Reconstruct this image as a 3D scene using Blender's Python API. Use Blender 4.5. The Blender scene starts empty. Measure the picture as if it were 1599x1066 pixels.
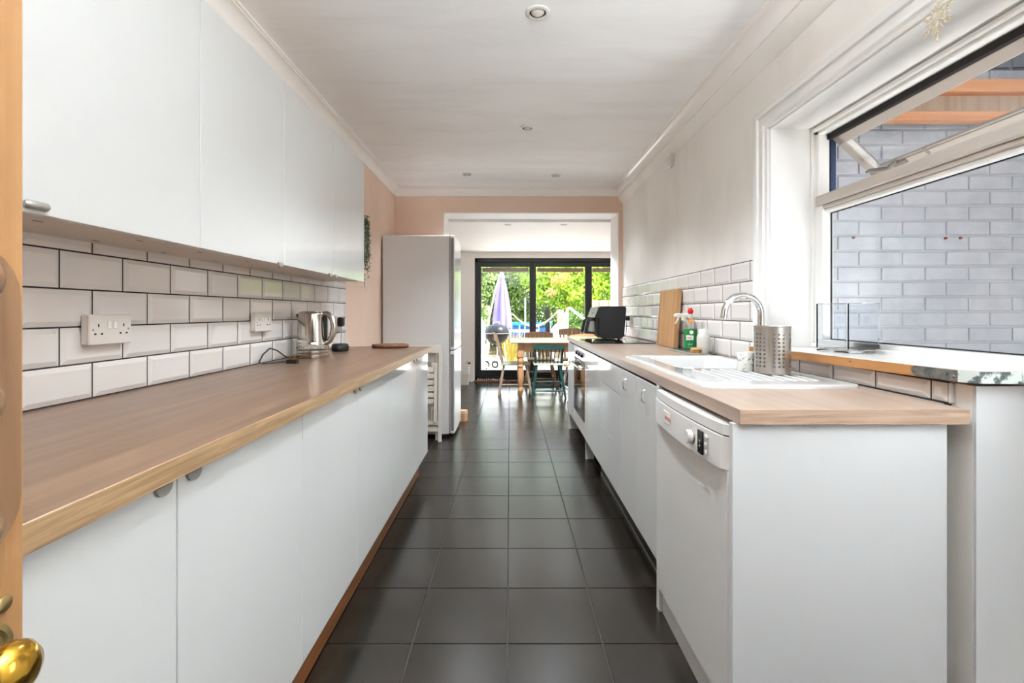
import bpy, math, random
import numpy as np
from mathutils import Vector, Matrix

# ---------------------------------------------------------------- camera, world, sun, lights, exposure
C = bpy.context.scene.collection
SC = bpy.context.scene
SC.view_settings.view_transform = 'Standard'
SC.view_settings.look = 'None'
SC.view_settings.gamma = 1.0
SC.view_settings.use_curve_mapping = False
SC.view_settings.exposure = 1.64
SC.cycles.max_bounces = 18
SC.cycles.diffuse_bounces = 6
SC.cycles.glossy_bounces = 5
SC.cycles.transmission_bounces = 16
SC.cycles.transparent_max_bounces = 16
SC.cycles.sample_clamp_indirect = 6.0
SC.cycles.caustics_reflective = False
SC.cycles.caustics_refractive = False

cam_d = bpy.data.cameras.new('camera')
cam_d.sensor_width = 36.0
cam_d.lens = 739.0 / 1599.0 * 36.0
cam_d.shift_x = 3.5 / 1599.0
cam_d.shift_y = -46.0 / 1599.0
cam_d.clip_start = 0.03
cam_d.clip_end = 300
cam = bpy.data.objects.new('camera', cam_d)
cam.location = (0, 0, 1.16)
cam.rotation_euler = (math.pi / 2, 0, 0)
C.objects.link(cam)
SC.camera = cam

world = bpy.data.worlds.new('sky')
SC.world = world
world.use_nodes = True
wn, wl = world.node_tree.nodes, world.node_tree.links
wn.clear()
wo = wn.new('ShaderNodeOutputWorld')
bg = wn.new('ShaderNodeBackground')
tc = wn.new('ShaderNodeTexCoord')
sp = wn.new('ShaderNodeSeparateXYZ')
rp = wn.new('ShaderNodeValToRGB')
rp.color_ramp.elements[0].position = 0.0
rp.color_ramp.elements[0].color = (0.95, 0.97, 1.0, 1)
rp.color_ramp.elements[1].position = 0.9
rp.color_ramp.elements[1].color = (0.62, 0.78, 1.0, 1)
wl.new(tc.outputs['Generated'], sp.inputs[0])
wl.new(sp.outputs['Z'], rp.inputs[0])
wl.new(rp.outputs[0], bg.inputs[0])
bg.inputs[1].default_value = 1.9
wl.new(bg.outputs[0], wo.inputs[0])


def lamp(kind, name, loc, target, energy, color=(1, 1, 1), size=None, sizey=None, **kw):
    d = bpy.data.lights.new(name, kind)
    d.energy = energy
    d.color = color
    if kind == 'AREA':
        d.shape = 'RECTANGLE'
        d.size = size
        d.size_y = sizey or size
    for k, v in kw.items():
        setattr(d, k, v)
    o = bpy.data.objects.new(name, d)
    o.location = loc
    o.rotation_euler = (Vector(target) - Vector(loc)).to_track_quat('-Z', 'Y').to_euler()
    C.objects.link(o)
    return o


lamp('SUN', 'sun', (0, 0, 10), (-0.5, 0.16, 9.15), 5.6, (1, 0.95, 0.86), angle=math.radians(0.8))
# added fill lamps: outside side door and window, under the ceiling, on the terrace
lamp('AREA', 'side_door_fill', (1.65, 0.55, 1.45), (-0.6, 0.8, 0.9), 5, (0.9, 0.96, 1.0), 0.5, 0.9)  # added to brighten the near units
lamp('AREA', 'passage_fill', (1.76, 1.62, 0.80), (0.0, 1.45, 2.45), 4.2, (0.96, 0.98, 1.0), 0.55, 0.3)  # added below the window to lift the ceiling
lamp('AREA', 'ceiling_bounce_fill', (0.25, 0.15, 2.12), (0.25, 0.14, 2.45), 60, (0.83, 0.92, 1.0), 0.3, 0.3)  # added out of view; lifts the room off the ceiling
lamp('AREA', 'terrace_fill', (0.6, 8.9, 0.15), (0.4, 4.5, 2.4), 34, (0.97, 0.98, 1.0), 3.0, 1.0)  # added to brighten the rear room
DOWNLIGHT_W = 34.0  # power of the added fill spots below the kitchen fittings

# ---------------------------------------------------------------- materials
M = {}


def lin(c):
    return tuple((x / 255 / 12.92) if x / 255 <= 0.04045 else ((x / 255 + 0.055) / 1.055) ** 2.4 for x in c) + (1,)


def mat(name, col, rough=0.5, metal=0.0, col2=None, scale=(4, 4, 4), detail=4, lo=0.35, hi=0.65, bump=0.0, bscale=(60, 60, 60),
        rand=0.0, spec=0.5, coat=0.0, trans=0.0, ior=1.45, rough2=None, distort=0.0, emit=None, alpha=1.0, bdist=0.004):
    m = bpy.data.materials.new(name)
    m.use_nodes = True
    n, l = m.node_tree.nodes, m.node_tree.links
    b = n['Principled BSDF']
    b.inputs['Base Color'].default_value = lin(col)
    b.inputs['Roughness'].default_value = rough
    b.inputs['Metallic'].default_value = metal
    b.inputs['Specular IOR Level'].default_value = spec
    b.inputs['Coat Weight'].default_value = coat
    b.inputs['Coat Roughness'].default_value = 0.04
    b.inputs['Transmission Weight'].default_value = trans
    b.inputs['IOR'].default_value = ior
    geo = n.new('ShaderNodeNewGeometry')

    def noise(sc, det=4.0, dist=0.0):
        mp = n.new('ShaderNodeMapping')
        mp.inputs['Scale'].default_value = sc
        l.new(geo.outputs['Position'], mp.inputs[0])
        t = n.new('ShaderNodeTexNoise')
        t.inputs['Scale'].default_value = 1.0
        t.inputs['Detail'].default_value = det
        t.inputs['Roughness'].default_value = 0.6
        t.inputs['Distortion'].default_value = dist
        l.new(mp.outputs[0], t.inputs['Vector'])
        return t
    src = None
    if col2 is not None:
        t = noise(scale, detail, distort)
        r = n.new('ShaderNodeValToRGB')
        r.color_ramp.elements[0].position = lo
        r.color_ramp.elements[1].position = hi
        r.color_ramp.elements[0].color = lin(col)
        r.color_ramp.elements[1].color = lin(col2)
        l.new(t.outputs['Fac'], r.inputs[0])
        src = r.outputs[0]
        if rough2 is not None:
            mr = n.new('ShaderNodeMapRange')
            mr.inputs['From Min'].default_value = lo
            mr.inputs['From Max'].default_value = hi
            mr.inputs['To Min'].default_value = rough
            mr.inputs['To Max'].default_value = rough2
            l.new(t.outputs['Fac'], mr.inputs['Value'])
            l.new(mr.outputs[0], b.inputs['Roughness'])
    if rand > 0:
        oi = n.new('ShaderNodeObjectInfo')
        mr = n.new('ShaderNodeMapRange')
        mr.inputs['To Min'].default_value = 1 - rand
        mr.inputs['To Max'].default_value = 1 + rand
        l.new(oi.outputs['Random'], mr.inputs['Value'])
        hs = n.new('ShaderNodeHueSaturation')
        l.new(mr.outputs[0], hs.inputs['Value'])
        if src is not None:
            l.new(src, hs.inputs['Color'])
        else:
            hs.inputs['Color'].default_value = lin(col)
        src = hs.outputs[0]
    if src is not None:
        l.new(src, b.inputs['Base Color'])
    if bump > 0:
        t = noise(bscale, 3)
        bp = n.new('ShaderNodeBump')
        bp.inputs['Strength'].default_value = bump
        bp.inputs['Distance'].default_value = bdist
        l.new(t.outputs['Fac'], bp.inputs['Height'])
        l.new(bp.outputs[0], b.inputs['Normal'])
    if emit:
        b.inputs['Emission Color'].default_value = lin(col)
        b.inputs['Emission Strength'].default_value = emit
    M[name] = m
    return m


def wood(name, c1, c2, axis='y', rough=0.4, f=1.0, bump=0.15, spec=0.5, rand=0.0):
    s = {'x': (1.2, 26, 26), 'y': (26, 1.2, 26), 'z': (26, 26, 1.2)}[axis]
    bs = {'x': (8, 240, 240), 'y': (240, 8, 240), 'z': (240, 240, 8)}[axis]
    return mat(name, c1, rough, col2=c2, scale=tuple(k * f for k in s), detail=7, lo=0.3, hi=0.7, bump=bump, bscale=bs,
               distort=0.6, spec=spec, rand=rand, bdist=0.002)


def pane_mat(name, tint=(1, 1, 1), refl=0.9, ior=1.45, rough=0.0):
    m = bpy.data.materials.new(name)
    m.use_nodes = True
    n, l = m.node_tree.nodes, m.node_tree.links
    n.clear()
    o = n.new('ShaderNodeOutputMaterial')
    mx = n.new('ShaderNodeMixShader')
    tr = n.new('ShaderNodeBsdfTransparent')
    tr.inputs[0].default_value = (*tint, 1)
    gl = n.new('ShaderNodeBsdfGlossy')
    gl.inputs['Roughness'].default_value = rough
    fr = n.new('ShaderNodeFresnel')
    ge = n.new('ShaderNodeNewGeometry')          # same reflectance on the way in and on the way out of the sheet
    io = n.new('ShaderNodeMapRange')
    io.inputs['To Min'].default_value = ior
    io.inputs['To Max'].default_value = 1.0 / ior
    l.new(ge.outputs['Backfacing'], io.inputs['Value'])
    l.new(io.outputs[0], fr.inputs[0])
    mu = n.new('ShaderNodeMath')
    mu.operation = 'MULTIPLY'
    mu.inputs[1].default_value = refl
    l.new(fr.outputs[0], mu.inputs[0])
    l.new(mu.outputs[0], mx.inputs[0])
    l.new(tr.outputs[0], mx.inputs[1])
    l.new(gl.outputs[0], mx.inputs[2])
    l.new(mx.outputs[0], o.inputs[0])
    M[name] = m
    return m


mat('ceiling_paint', (249, 248, 247), 0.75, col2=(240, 238, 236), scale=(1.2, 5, 5), lo=0.45, hi=0.75, detail=6, distort=0.5)
mat('cornice_paint', (240, 234, 227), 0.5, spec=0.3)
mat('cornice_gloss', (240, 234, 228), 0.3)
mat('salmon', (229, 202, 182), 0.8, col2=(222, 192, 170), scale=(1.5, 1.5, 1.5), bump=0.1)
mat('offwhite', (238, 233, 226), 0.7, col2=(224, 219, 211), scale=(2.5, 2.5, 1.0), lo=0.5, hi=0.75, detail=8, bump=0.08, bscale=(25, 25, 8))
mat('white_paint', (212, 212, 212), 0.4)
mat('white_gloss', (236, 234, 230), 0.22)
mat('ext_white', (240, 236, 233), 0.6)
mat('door_gloss', (216, 215, 212), 0.07, spec=0.5)
mat('carcass', (205, 194, 182), 0.45)
mat('tile_white', (222, 216, 211), 0.09, rand=0.02, bump=0.02, bscale=(14, 14, 14))
mat('grout_dark', (38, 34, 32), 0.9)
mat('floor_grout', (58, 52, 48), 0.9)
mat('floor_tile', (9, 7, 5), 0.25, col2=(46, 39, 31), scale=(9, 9, 9), detail=12, lo=0.25, hi=0.8, bump=0.05, bscale=(90, 90, 90), rand=0.06, spec=0.6)
wood('oak_left', (98, 73, 55), (134, 106, 84), 'y', 0.3, f=1.0, bump=0.05)
wood('oak_edge', (118, 88, 60), (172, 142, 105), 'y', 0.45, f=3.5)
wood('oak_right', (148, 126, 109), (172, 152, 136), 'y', 0.32, f=0.9, bump=0.05)
wood('oak_right_edge', (124, 98, 80), (178, 150, 128), 'x', 0.5, f=4.0)
wood('plinth_wood', (120, 70, 34), (150, 94, 50), 'y', 0.45)
wood('pine_old', (138, 98, 58), (160, 119, 76), 'z', 0.5, f=0.5)
wood('peg_wood', (92, 64, 42), (124, 92, 62), 'z', 0.4, f=0.8)
wood('sill_wood', (140, 92, 48), (178, 126, 74), 'y', 0.6)
wood('pine_x', (190, 140, 95), (214, 168, 122), 'x', 0.55)
wood('pine_z', (176, 126, 84), (206, 160, 114), 'z', 0.55)
wood('roof_timber', (196, 132, 92), (220, 164, 124), 'x', 0.7)
wood('board_wood', (168, 124, 82), (196, 154, 108), 'z', 0.55)
wood('driftwood', (150, 126, 104), (178, 154, 130), 'z', 0.6)
wood('taupe_wood', (150, 120, 98), (172, 142, 118), 'x', 0.6)
wood('cream_wood', (214, 206, 194), (226, 219, 208), 'z', 0.5)
wood('fence_wood', (170, 148, 128), (196, 176, 156), 'z', 0.8)
mat('teal_paint', (14, 60, 58), 0.4, col2=(20, 72, 68), scale=(6, 6, 6))
mat('scrub_top', (226, 208, 186), 0.35, col2=(206, 184, 158), scale=(1.5, 12, 12))
mat('seat_pad', (196, 200, 176), 0.8)
mat('black_frame', (24, 26, 28), 0.35)
mat('black_plastic', (20, 20, 21), 0.4)
mat('black_matte', (14, 14, 15), 0.55)
mat('black_glass', (10, 11, 12), 0.04, spec=0.5)
mat('dark_void', (16, 15, 14), 0.9)
mat('chrome', (225, 224, 222), 0.08, metal=1.0)
mat('steel', (196, 190, 184), 0.3, metal=1.0, bump=0.05, bscale=(4, 4, 400))
mat('kettle_steel', (206, 198, 188), 0.13, metal=1.0)
mat('brass', (206, 160, 62), 0.16, metal=1.0)
mat('brass_old', (206, 180, 122), 0.3, metal=1.0)
mat('zinc', (120, 116, 108), 0.55, metal=0.6, col2=(80, 84, 82), scale=(30, 30, 30), lo=0.4, hi=0.6)
mat('flaked_paint', (206, 212, 206), 0.6, col2=(60, 66, 66), scale=(34, 34, 34), lo=0.5, hi=0.58, detail=8)
mat('appliance', (222, 218, 213), 0.28)
mat('appliance_panel', (232, 228, 224), 0.16)
mat('fridge_side', (218, 214, 211), 0.42)
mat('fridge_door', (226, 224, 221), 0.12)
mat('seal_grey', (128, 122, 116), 0.6)
mat('socket_white', (216, 208, 200), 0.3)
mat('plastic_white', (232, 228, 220), 0.35)
mat('handle_grey', (168, 164, 156), 0.35, metal=0.5)
mat('ceramic', (208, 207, 204), 0.1, coat=0.3)
mat('frosted', (232, 228, 220), 0.35, trans=0.3)
mat('red_cap', (196, 20, 24), 0.3)
mat('orange_cap', (224, 120, 30), 0.35)
mat('yellow_ink', (240, 190, 40), 0.5)
mat('green_label', (18, 112, 54), 0.4)
mat('white_ink', (240, 238, 232), 0.5)
mat('red_ink', (190, 40, 40), 0.5)
mat('grey_ink', (110, 104, 98), 0.5)
mat('bristle', (190, 140, 70), 0.8)
mat('cup_white', (226, 222, 214), 0.3)
mat('cup_blue', (96, 116, 124), 0.4)
mat('teal_dish', (150, 196, 184), 0.15, trans=0.4)
mat('woven', (92, 58, 36), 0.8, col2=(122, 82, 54), scale=(90, 90, 90))
mat('leaf_dark', (62, 84, 54), 0.6, col2=(96, 116, 82), scale=(40, 40, 40))
mat('brick_paint', (184, 187, 193), 0.75, col2=(172, 175, 182), scale=(9, 9, 9), bump=0.35, bscale=(60, 60, 60), rand=0.035, bdist=0.006)
mat('mortar_paint', (178, 181, 187), 0.8, bump=0.3, bscale=(70, 70, 70))
mat('rust', (130, 64, 36), 0.9)
mat('navy', (36, 52, 78), 0.5)
mat('sash_shade', (186, 176, 166), 0.45)  # white paint with the room-side shade put into its colour
mat('window_black', (30, 24, 20), 0.8)
mat('snow_ornament', (178, 160, 126), 0.5)
mat('paving', (214, 206, 194), 0.8, col2=(200, 190, 176), scale=(3, 3, 3), rand=0.05)
mat('paving_joint', (150, 140, 128), 0.9)
mat('soil', (150, 128, 96), 0.9, col2=(120, 110, 70), scale=(2, 2, 2))
mat('tile_ext_roof', (120, 110, 104), 0.9)
mat('render_wall', (214, 206, 198), 0.85)
mat('parasol', (132, 120, 168), 0.8, col2=(140, 129, 176), scale=(3, 3, 3))
mat('pole_white', (226, 224, 222), 0.4)
mat('bbq_enamel', (30, 30, 34), 0.3, spec=0.35)
mat('bbq_bowl', (30, 25, 22), 0.5, spec=0.15)
mat('alloy', (190, 188, 184), 0.35, metal=0.8)
mat('butt_blue', (168, 200, 204), 0.4)
mat('trampoline_blue', (24, 98, 190), 0.6)
mat('trampoline_teal', (40, 130, 150), 0.6)
mat('hammock', (196, 188, 172), 0.9)
mat('white_out', (240, 238, 234), 0.5)
mat('grass_yellow', (196, 160, 52), 0.8, col2=(120, 124, 50), scale=(30, 30, 8))
mat('pebble', (206, 196, 184), 0.7, rand=0.15)
mat('lamp_glass', (214, 208, 200), 0.3)
mat('lamp_ring', (222, 216, 208), 0.35)
mat('rubber_black', (30, 30, 30), 0.7)
for nm, a, b in (('leaf_olive', (96, 128, 52), (150, 172, 96)), ('leaf_lime', (132, 176, 26), (190, 216, 60)),
                 ('leaf_mid', (70, 112, 40), (122, 156, 66)), ('leaf_blossom', (226, 190, 120), (214, 170, 96))):
    m = mat(nm, a, 0.6, col2=b, scale=(5, 5, 5), lo=0.35, hi=0.65)
    m.node_tree.nodes['Principled BSDF'].inputs['Subsurface Weight'].default_value = 0.0
pane_mat('pane', (0.97, 0.98, 0.98), 0.8)
mat('vase_glass', (246, 249, 252), 0.0, trans=1.0, ior=1.46)
pane_mat('clear_plastic', (0.86, 0.85, 0.82), 0.8)


# ---------------------------------------------------------------- mesh helpers
class B:
    """collects shapes in world metres; build() links them as ONE mesh object"""

    def __init__(self):
        self.v, self.f = [], []

    def add(self, vs, fs):
        o = len(self.v)
        self.v += [tuple(p) for p in vs]
        self.f += [tuple(i + o for i in f) for f in fs]
        return self

    def box(self, x0, x1, y0, y1, z0, z1, b=0.0):
        if b <= 0:
            vs = [(x, y, z) for x in (x0, x1) for y in (y0, y1) for z in (z0, z1)]
            return self.add(vs, [(0, 1, 3, 2), (4, 6, 7, 5), (0, 4, 5, 1), (2, 3, 7, 6), (0, 2, 6, 4), (1, 5, 7, 3)])
        lo, hi = (x0, y0, z0), (x1, y1, z1)
        b = min(b, min(hi[i] - lo[i] for i in range(3)) * 0.49)
        idx, vs, fs = {}, [], []
        for sx in (0, 1):
            for sy in (0, 1):
                for sz in (0, 1):
                    s = (sx, sy, sz)
                    for a in range(3):
                        p = []
                        for k in range(3):
                            base = hi[k] if s[k] else lo[k]
                            p.append(base if k == a else base + (-b if s[k] else b))
                        idx[(s, a)] = len(vs)
                        vs.append(p)
        for a in range(3):
            u, w = (a + 1) % 3, (a + 2) % 3
            for sa in (0, 1):
                q = []
                for (su, sw) in ((0, 0), (1, 0), (1, 1), (0, 1)):
                    s = [0, 0, 0]
                    s[a], s[u], s[w] = sa, su, sw
                    q.append(idx[(tuple(s), a)])
                fs.append(tuple(q if sa else q[::-1]))
            for su in (0, 1):
                for sw in (0, 1):
                    s0, s1 = [0, 0, 0], [0, 0, 0]
                    s0[u] = s1[u] = su
                    s0[w] = s1[w] = sw
                    s1[a] = 1
                    s0, s1 = tuple(s0), tuple(s1)
                    q = (idx[(s0, u)], idx[(s1, u)], idx[(s1, w)], idx[(s0, w)])
                    fs.append(q if su == sw else q[::-1])
        for s in [(x, y, z) for x in (0, 1) for y in (0, 1) for z in (0, 1)]:
            t = (idx[(s, 0)], idx[(s, 1)], idx[(s, 2)])
            fs.append(t if sum(s) % 2 else t[::-1])
        return self.add(vs, fs)

    def lathe(self, prof, c=(0, 0, 0), seg=24, axis='z', cap=True):
        vs, fs = [], []
        n = len(prof)
        for i in range(seg):
            a = 2 * math.pi * i / seg
            for r, h in prof:
                p = (r * math.cos(a), r * math.sin(a), h)
                if axis == 'x':
                    p = (p[2], p[0], p[1])
                elif axis == 'y':
                    p = (p[1], p[2], p[0])
                vs.append((p[0] + c[0], p[1] + c[1], p[2] + c[2]))
        for i in range(seg):
            j = (i + 1) % seg
            for k in range(n - 1):
                fs.append((i * n + k, j * n + k, j * n + k + 1, i * n + k + 1))
        if cap:
            fs.append(tuple(i * n for i in range(seg))[::-1])
            fs.append(tuple(i * n + n - 1 for i in range(seg)))
        return self.add(vs, fs)

    def tube(self, pts, r, seg=8, closed=False):
        pts = [Vector(p) for p in pts]
        n = len(pts)
        rs = r if isinstance(r, (list, tuple)) else [r] * n
        vs, fs = [], []
        t = (pts[1] - pts[0]).normalized()
        up = Vector((0, 0, 1)) if abs(t.z) < 0.9 else Vector((1, 0, 0))
        u = t.cross(up).normalized()
        for i in range(n):
            if closed:
                t = (pts[(i + 1) % n] - pts[i - 1])
            else:
                t = pts[min(i + 1, n - 1)] - pts[max(i - 1, 0)]
            t = t.normalized()
            u = (u - t * u.dot(t))
            u = u.normalized() if u.length > 1e-6 else t.orthogonal().normalized()
            w = t.cross(u)
            for k in range(seg):
                a = 2 * math.pi * k / seg
                vs.append(pts[i] + (u * math.cos(a) + w * math.sin(a)) * rs[i])
        m = n if closed else n - 1
        for i in range(m):
            j = (i + 1) % n
            for k in range(seg):
                l = (k + 1) % seg
                fs.append((i * seg + k, i * seg + l, j * seg + l, j * seg + k))
        if not closed:
            fs.append(tuple(range(seg))[::-1])
            fs.append(tuple((n - 1) * seg + k for k in range(seg)))
        return self.add(vs, fs)

    def prism(self, outline, axis, d0, d1):
        """outline of 2-D points in the plane across the axis: x->(y,z) y->(x,z) z->(x,y)"""
        def P(p, d):
            return {'x': (d, p[0], p[1]), 'y': (p[0], d, p[1]), 'z': (p[0], p[1], d)}[axis]
        n = len(outline)
        area = sum(outline[i][0] * outline[(i + 1) % n][1] - outline[(i + 1) % n][0] * outline[i][1] for i in range(n))
        if (area < 0) != (axis == 'y'):
            outline = outline[::-1]
        vs = [P(p, d0) for p in outline] + [P(p, d1) for p in outline]
        fs = [tuple(range(n))[::-1], tuple(range(n, 2 * n))]
        for i in range(n):
            j = (i + 1) % n
            fs.append((i, j, n + j, n + i))
        return self.add(vs, fs)

    def ball(self, c, r, seg=16, rings=10):
        rx, ry, rz = r if isinstance(r, (tuple, list)) else (r, r, r)
        vs, fs = [], []
        for i in range(rings + 1):
            th = math.pi * i / rings
            for k in range(seg):
                a = 2 * math.pi * k / seg
                vs.append((c[0] + rx * math.sin(th) * math.cos(a), c[1] + ry * math.sin(th) * math.sin(a), c[2] + rz * math.cos(th)))
        for i in range(rings):
            for k in range(seg):
                l = (k + 1) % seg
                fs.append((i * seg + k, (i + 1) * seg + k, (i + 1) * seg + l, i * seg + l))
        return self.add(vs, fs)

    def bar(self, a, b, w, t, w2=None, t2=None, up=(0, 0, 1)):
        """a rectangular stick from a to b, w wide (across), t thick"""
        a, b = Vector(a), Vector(b)
        d = (b - a).normalized()
        upv = Vector(up)
        if abs(d.dot(upv)) > 0.95:
            upv = Vector((0, 1, 0))
        s = d.cross(upv).normalized()
        q = s.cross(d)
        vs = []
        for p, ww, tt in ((a, w, t), (b, w2 or w, t2 or t)):
            for i, j in ((-1, -1), (1, -1), (1, 1), (-1, 1)):
                vs.append(p + s * (i * ww / 2) + q * (j * tt / 2))
        return self.add(vs, [(0, 1, 2, 3)[::-1], (4, 5, 6, 7), (0, 1, 5, 4), (1, 2, 6, 5), (2, 3, 7, 6), (3, 0, 4, 7)])

    def turn(self, ang, axis, pivot):
        R = Matrix.Rotation(ang, 4, axis)
        p = Vector(pivot)
        self.v = [tuple(R @ (Vector(q) - p) + p) for q in self.v]
        return self

    def build(self, name, m, parent=None, smooth=None, local=False, kind=None, label=None):
        off = Vector((0, 0, 0))
        if parent is not None and not local:
            q = parent
            while q is not None:
                off += Vector(q.location)
                q = q.parent
        me = bpy.data.meshes.new(name)
        me.from_pydata([(p[0] - off.x, p[1] - off.y, p[2] - off.z) for p in self.v], [], self.f)
        if smooth:
            me.polygons.foreach_set('use_smooth', [True] * len(me.polygons))
            me.set_sharp_from_angle(angle=math.radians(smooth))
        me.materials.append(M[m])
        me.validate()
        o = bpy.data.objects.new(name, me)
        C.objects.link(o)
        if parent is not None:
            o.parent = parent
        if kind:
            o['kind'] = kind
        if label:
            o['label'] = label
        return o


def thing(name, label, cat, loc=(0, 0, 0), rz=0.0, group=None, kind=None):
    o = bpy.data.objects.new(name, None)
    o.empty_display_size = 0.05
    o.location = loc
    o.rotation_euler = (0, 0, rz)
    C.objects.link(o)
    o['label'] = label
    o['category'] = cat
    if group:
        o['group'] = group
    if kind:
        o['kind'] = kind
    return o


def tag(o, label, cat, group=None):
    o['label'] = label
    o['category'] = cat
    if group:
        o['group'] = group
    return o


def struct(o, label=None, cat=None):
    o['kind'] = 'structure'
    if label:
        o['label'] = label
        o['category'] = cat
    return o


def copy_tree(o, parent=None):
    c = o.copy()
    C.objects.link(c)
    if parent is not None:
        c.parent = parent
    for ch in [k for k in o.children]:
        copy_tree(ch, c)
    return c


def inst(src, name, parent, loc, rz=None):
    c = src.copy()
    c.name = name
    C.objects.link(c)
    c.parent = parent
    c.location = loc
    if rz is not None:
        c.rotation_euler = (0, 0, rz)
    return c


def text_obj(s, size, m, parent, mat4, name='lettering', ex=0.0003, align='CENTER', local=False):
    cu = bpy.data.curves.new('lettering_curve', 'FONT')
    cu.body = s
    cu.size = size
    cu.extrude = ex
    cu.align_x = align
    cu.align_y = 'CENTER'
    cu.resolution_u = 2
    t = bpy.data.objects.new('lettering_tmp', cu)
    C.objects.link(t)
    dg = bpy.context.evaluated_depsgraph_get()
    me = bpy.data.meshes.new_from_object(t.evaluated_get(dg))
    bpy.data.objects.remove(t)
    me.transform(mat4)
    if parent is not None and not local:
        off = Vector((0, 0, 0))
        q = parent
        while q is not None:
            off += Vector(q.location)
            q = q.parent
        me.transform(Matrix.Translation(-off))
    me.materials.clear()
    me.materials.append(M[m])
    o = bpy.data.objects.new(name, me)
    C.objects.link(o)
    o.parent = parent
    return o


def facing(loc, right, up):
    """matrix that lays a text's x along right and y along up"""
    r, u = Vector(right).normalized(), Vector(up).normalized()
    n = r.cross(u)
    m = Matrix((r, u, n)).transposed().to_4x4()
    m.translation = Vector(loc)
    return m


def arc(c, r, a0, a1, n, plane='xz', ry=None):
    out = []
    for i in range(n + 1):
        a = a0 + (a1 - a0) * i / n
        u, v = r * math.cos(a), (ry or r) * math.sin(a)
        out.append({'xz': (c[0] + u, c[1], c[2] + v), 'xy': (c[0] + u, c[1] + v, c[2]), 'yz': (c[0], c[1] + u, c[2] + v)}[plane])
    return out


PI = math.pi
# room dimensions (metres): camera at x=0 y=0
XL, XR, YF, ZC = -1.19, 1.178, 4.93, 2.45
ZW = 0.915                       # worktop height
XTL, XTR = -1.182, 1.168         # faces of the wall tiles
ZE, YE = 2.16, 7.90              # rear room: ceiling height, glazed end

# ---------------------------------------------------------------- the room shell
fl = struct(B().box(-1.6, 2.6, -2.6, 8.0, -0.12, -0.003).build('floor', 'floor_grout'))


def floor_tiles():
    S, g = 0.334, 0.0045
    cache = {}

    def tile(x0, x1, y0, y1):
        w, d = x1 - x0, y1 - y0
        if w < 0.03 or d < 0.03:
            return
        key = (round(w, 3), round(d, 3))
        if key not in cache:
            b = B()
            c, h = 0.0010, 0.003
            vs = [(0, 0, -h), (w, 0, -h), (w, d, -h), (0, d, -h), (c, c, 0), (w - c, c, 0), (w - c, d - c, 0), (c, d - c, 0)]
            b.add(vs, [(4, 5, 6, 7), (0, 1, 5, 4), (1, 2, 6, 5), (2, 3, 7, 6), (3, 0, 4, 7)])
            o = b.build('tile', 'floor_tile', fl, local=True)
            o.location = (x0, y0, 0)
            cache[key] = o
        else:
            inst(cache[key], 'tile', fl, (x0, y0, 0))
    for j in range(-7, 19):
        y0 = 1.6555 + j * S + g / 2
        y1 = y0 + S - g
        if y1 < -0.4:
            continue
        y0, y1 = max(y0, -0.4), min(y1, 7.86)
        if y0 > 7.83:
            continue
        wide = y0 > 4.9
        lo, hi = (-1.45, 2.33) if wide else (XL, XR)
        for i in range(-5, 8):
            x0 = -0.008 + i * S + g / 2
            x1 = x0 + S - g
            if x1 < lo or x0 > hi:
                continue
            tile(max(x0, lo), min(x1, hi), y0, y1)


floor_tiles()

wl_ = struct(B().box(-1.36, XL, -0.5, YF, 0, 2.6).build('wall_left', 'salmon'))
wf = struct(B().box(-1.36, -0.688, YF, 5.276, 0, 2.6).box(1.133, 1.374, YF, 5.276, 0, 2.6).box(-0.688, 1.133, YF, 5.276, 2.194, 2.6)
            .build('wall_far', 'salmon'))
B().box(-0.69, -0.680, YF - 0.002, 5.28, 0, 2.194).box(1.125, 1.135, YF - 0.002, 5.28, 0, 2.194).box(-0.69, 1.135, YF - 0.002, 5.28, 2.186, 2.196).build(
    'opening_lining', 'ext_white', wf)
wr = struct(B().box(XR, 1.374, 2.149, YF, 0, 2.6).box(XR, 1.374, 0.25, 2.149, 1.9955, 2.6).box(XR, 1.374, 1.204, 2.149, 0, 0.972)
            .box(XR, 1.374, -0.5, 0.25, 0, 2.6).build('wall_right', 'offwhite'))
B().box(XR + 0.002, 1.374, 2.141, 2.151, 0.985, 1.99).box(XR + 0.002, 1.374, 0.25, 2.149, 1.9875, 1.9975).build('reveal', 'white_gloss', wr)  # same paint as the wall; window light put into a whiter skin
B().box(XR + 0.001, 1.374, 1.196, 1.206, 0, 0.972).build('pier_end', 'white_paint', wr)
struct(B().box(-1.36, 1.374, -0.5, YF, ZC, 2.6).build('ceiling', 'ceiling_paint'))
struct(B().box(-1.36, -0.45, -0.5, -0.4, 0, 2.6).box(0.45, 1.374, -0.5, -0.4, 0, 2.6).box(-0.45, 0.45, -0.5, -0.4, 2.03, 2.6)
       .build('wall_near', 'white_paint'))
struct(B().box(-0.95, -0.85, -2.6, -0.5, 0, 2.5).box(0.85, 0.95, -2.6, -0.5, 0, 2.5).box(-0.95, 0.95, -2.7, -2.6, 0, 2.5)
       .box(-0.95, 0.95, -2.6, -0.5, 2.4, 2.5).build('wall_hall', 'white_paint'))
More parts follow.
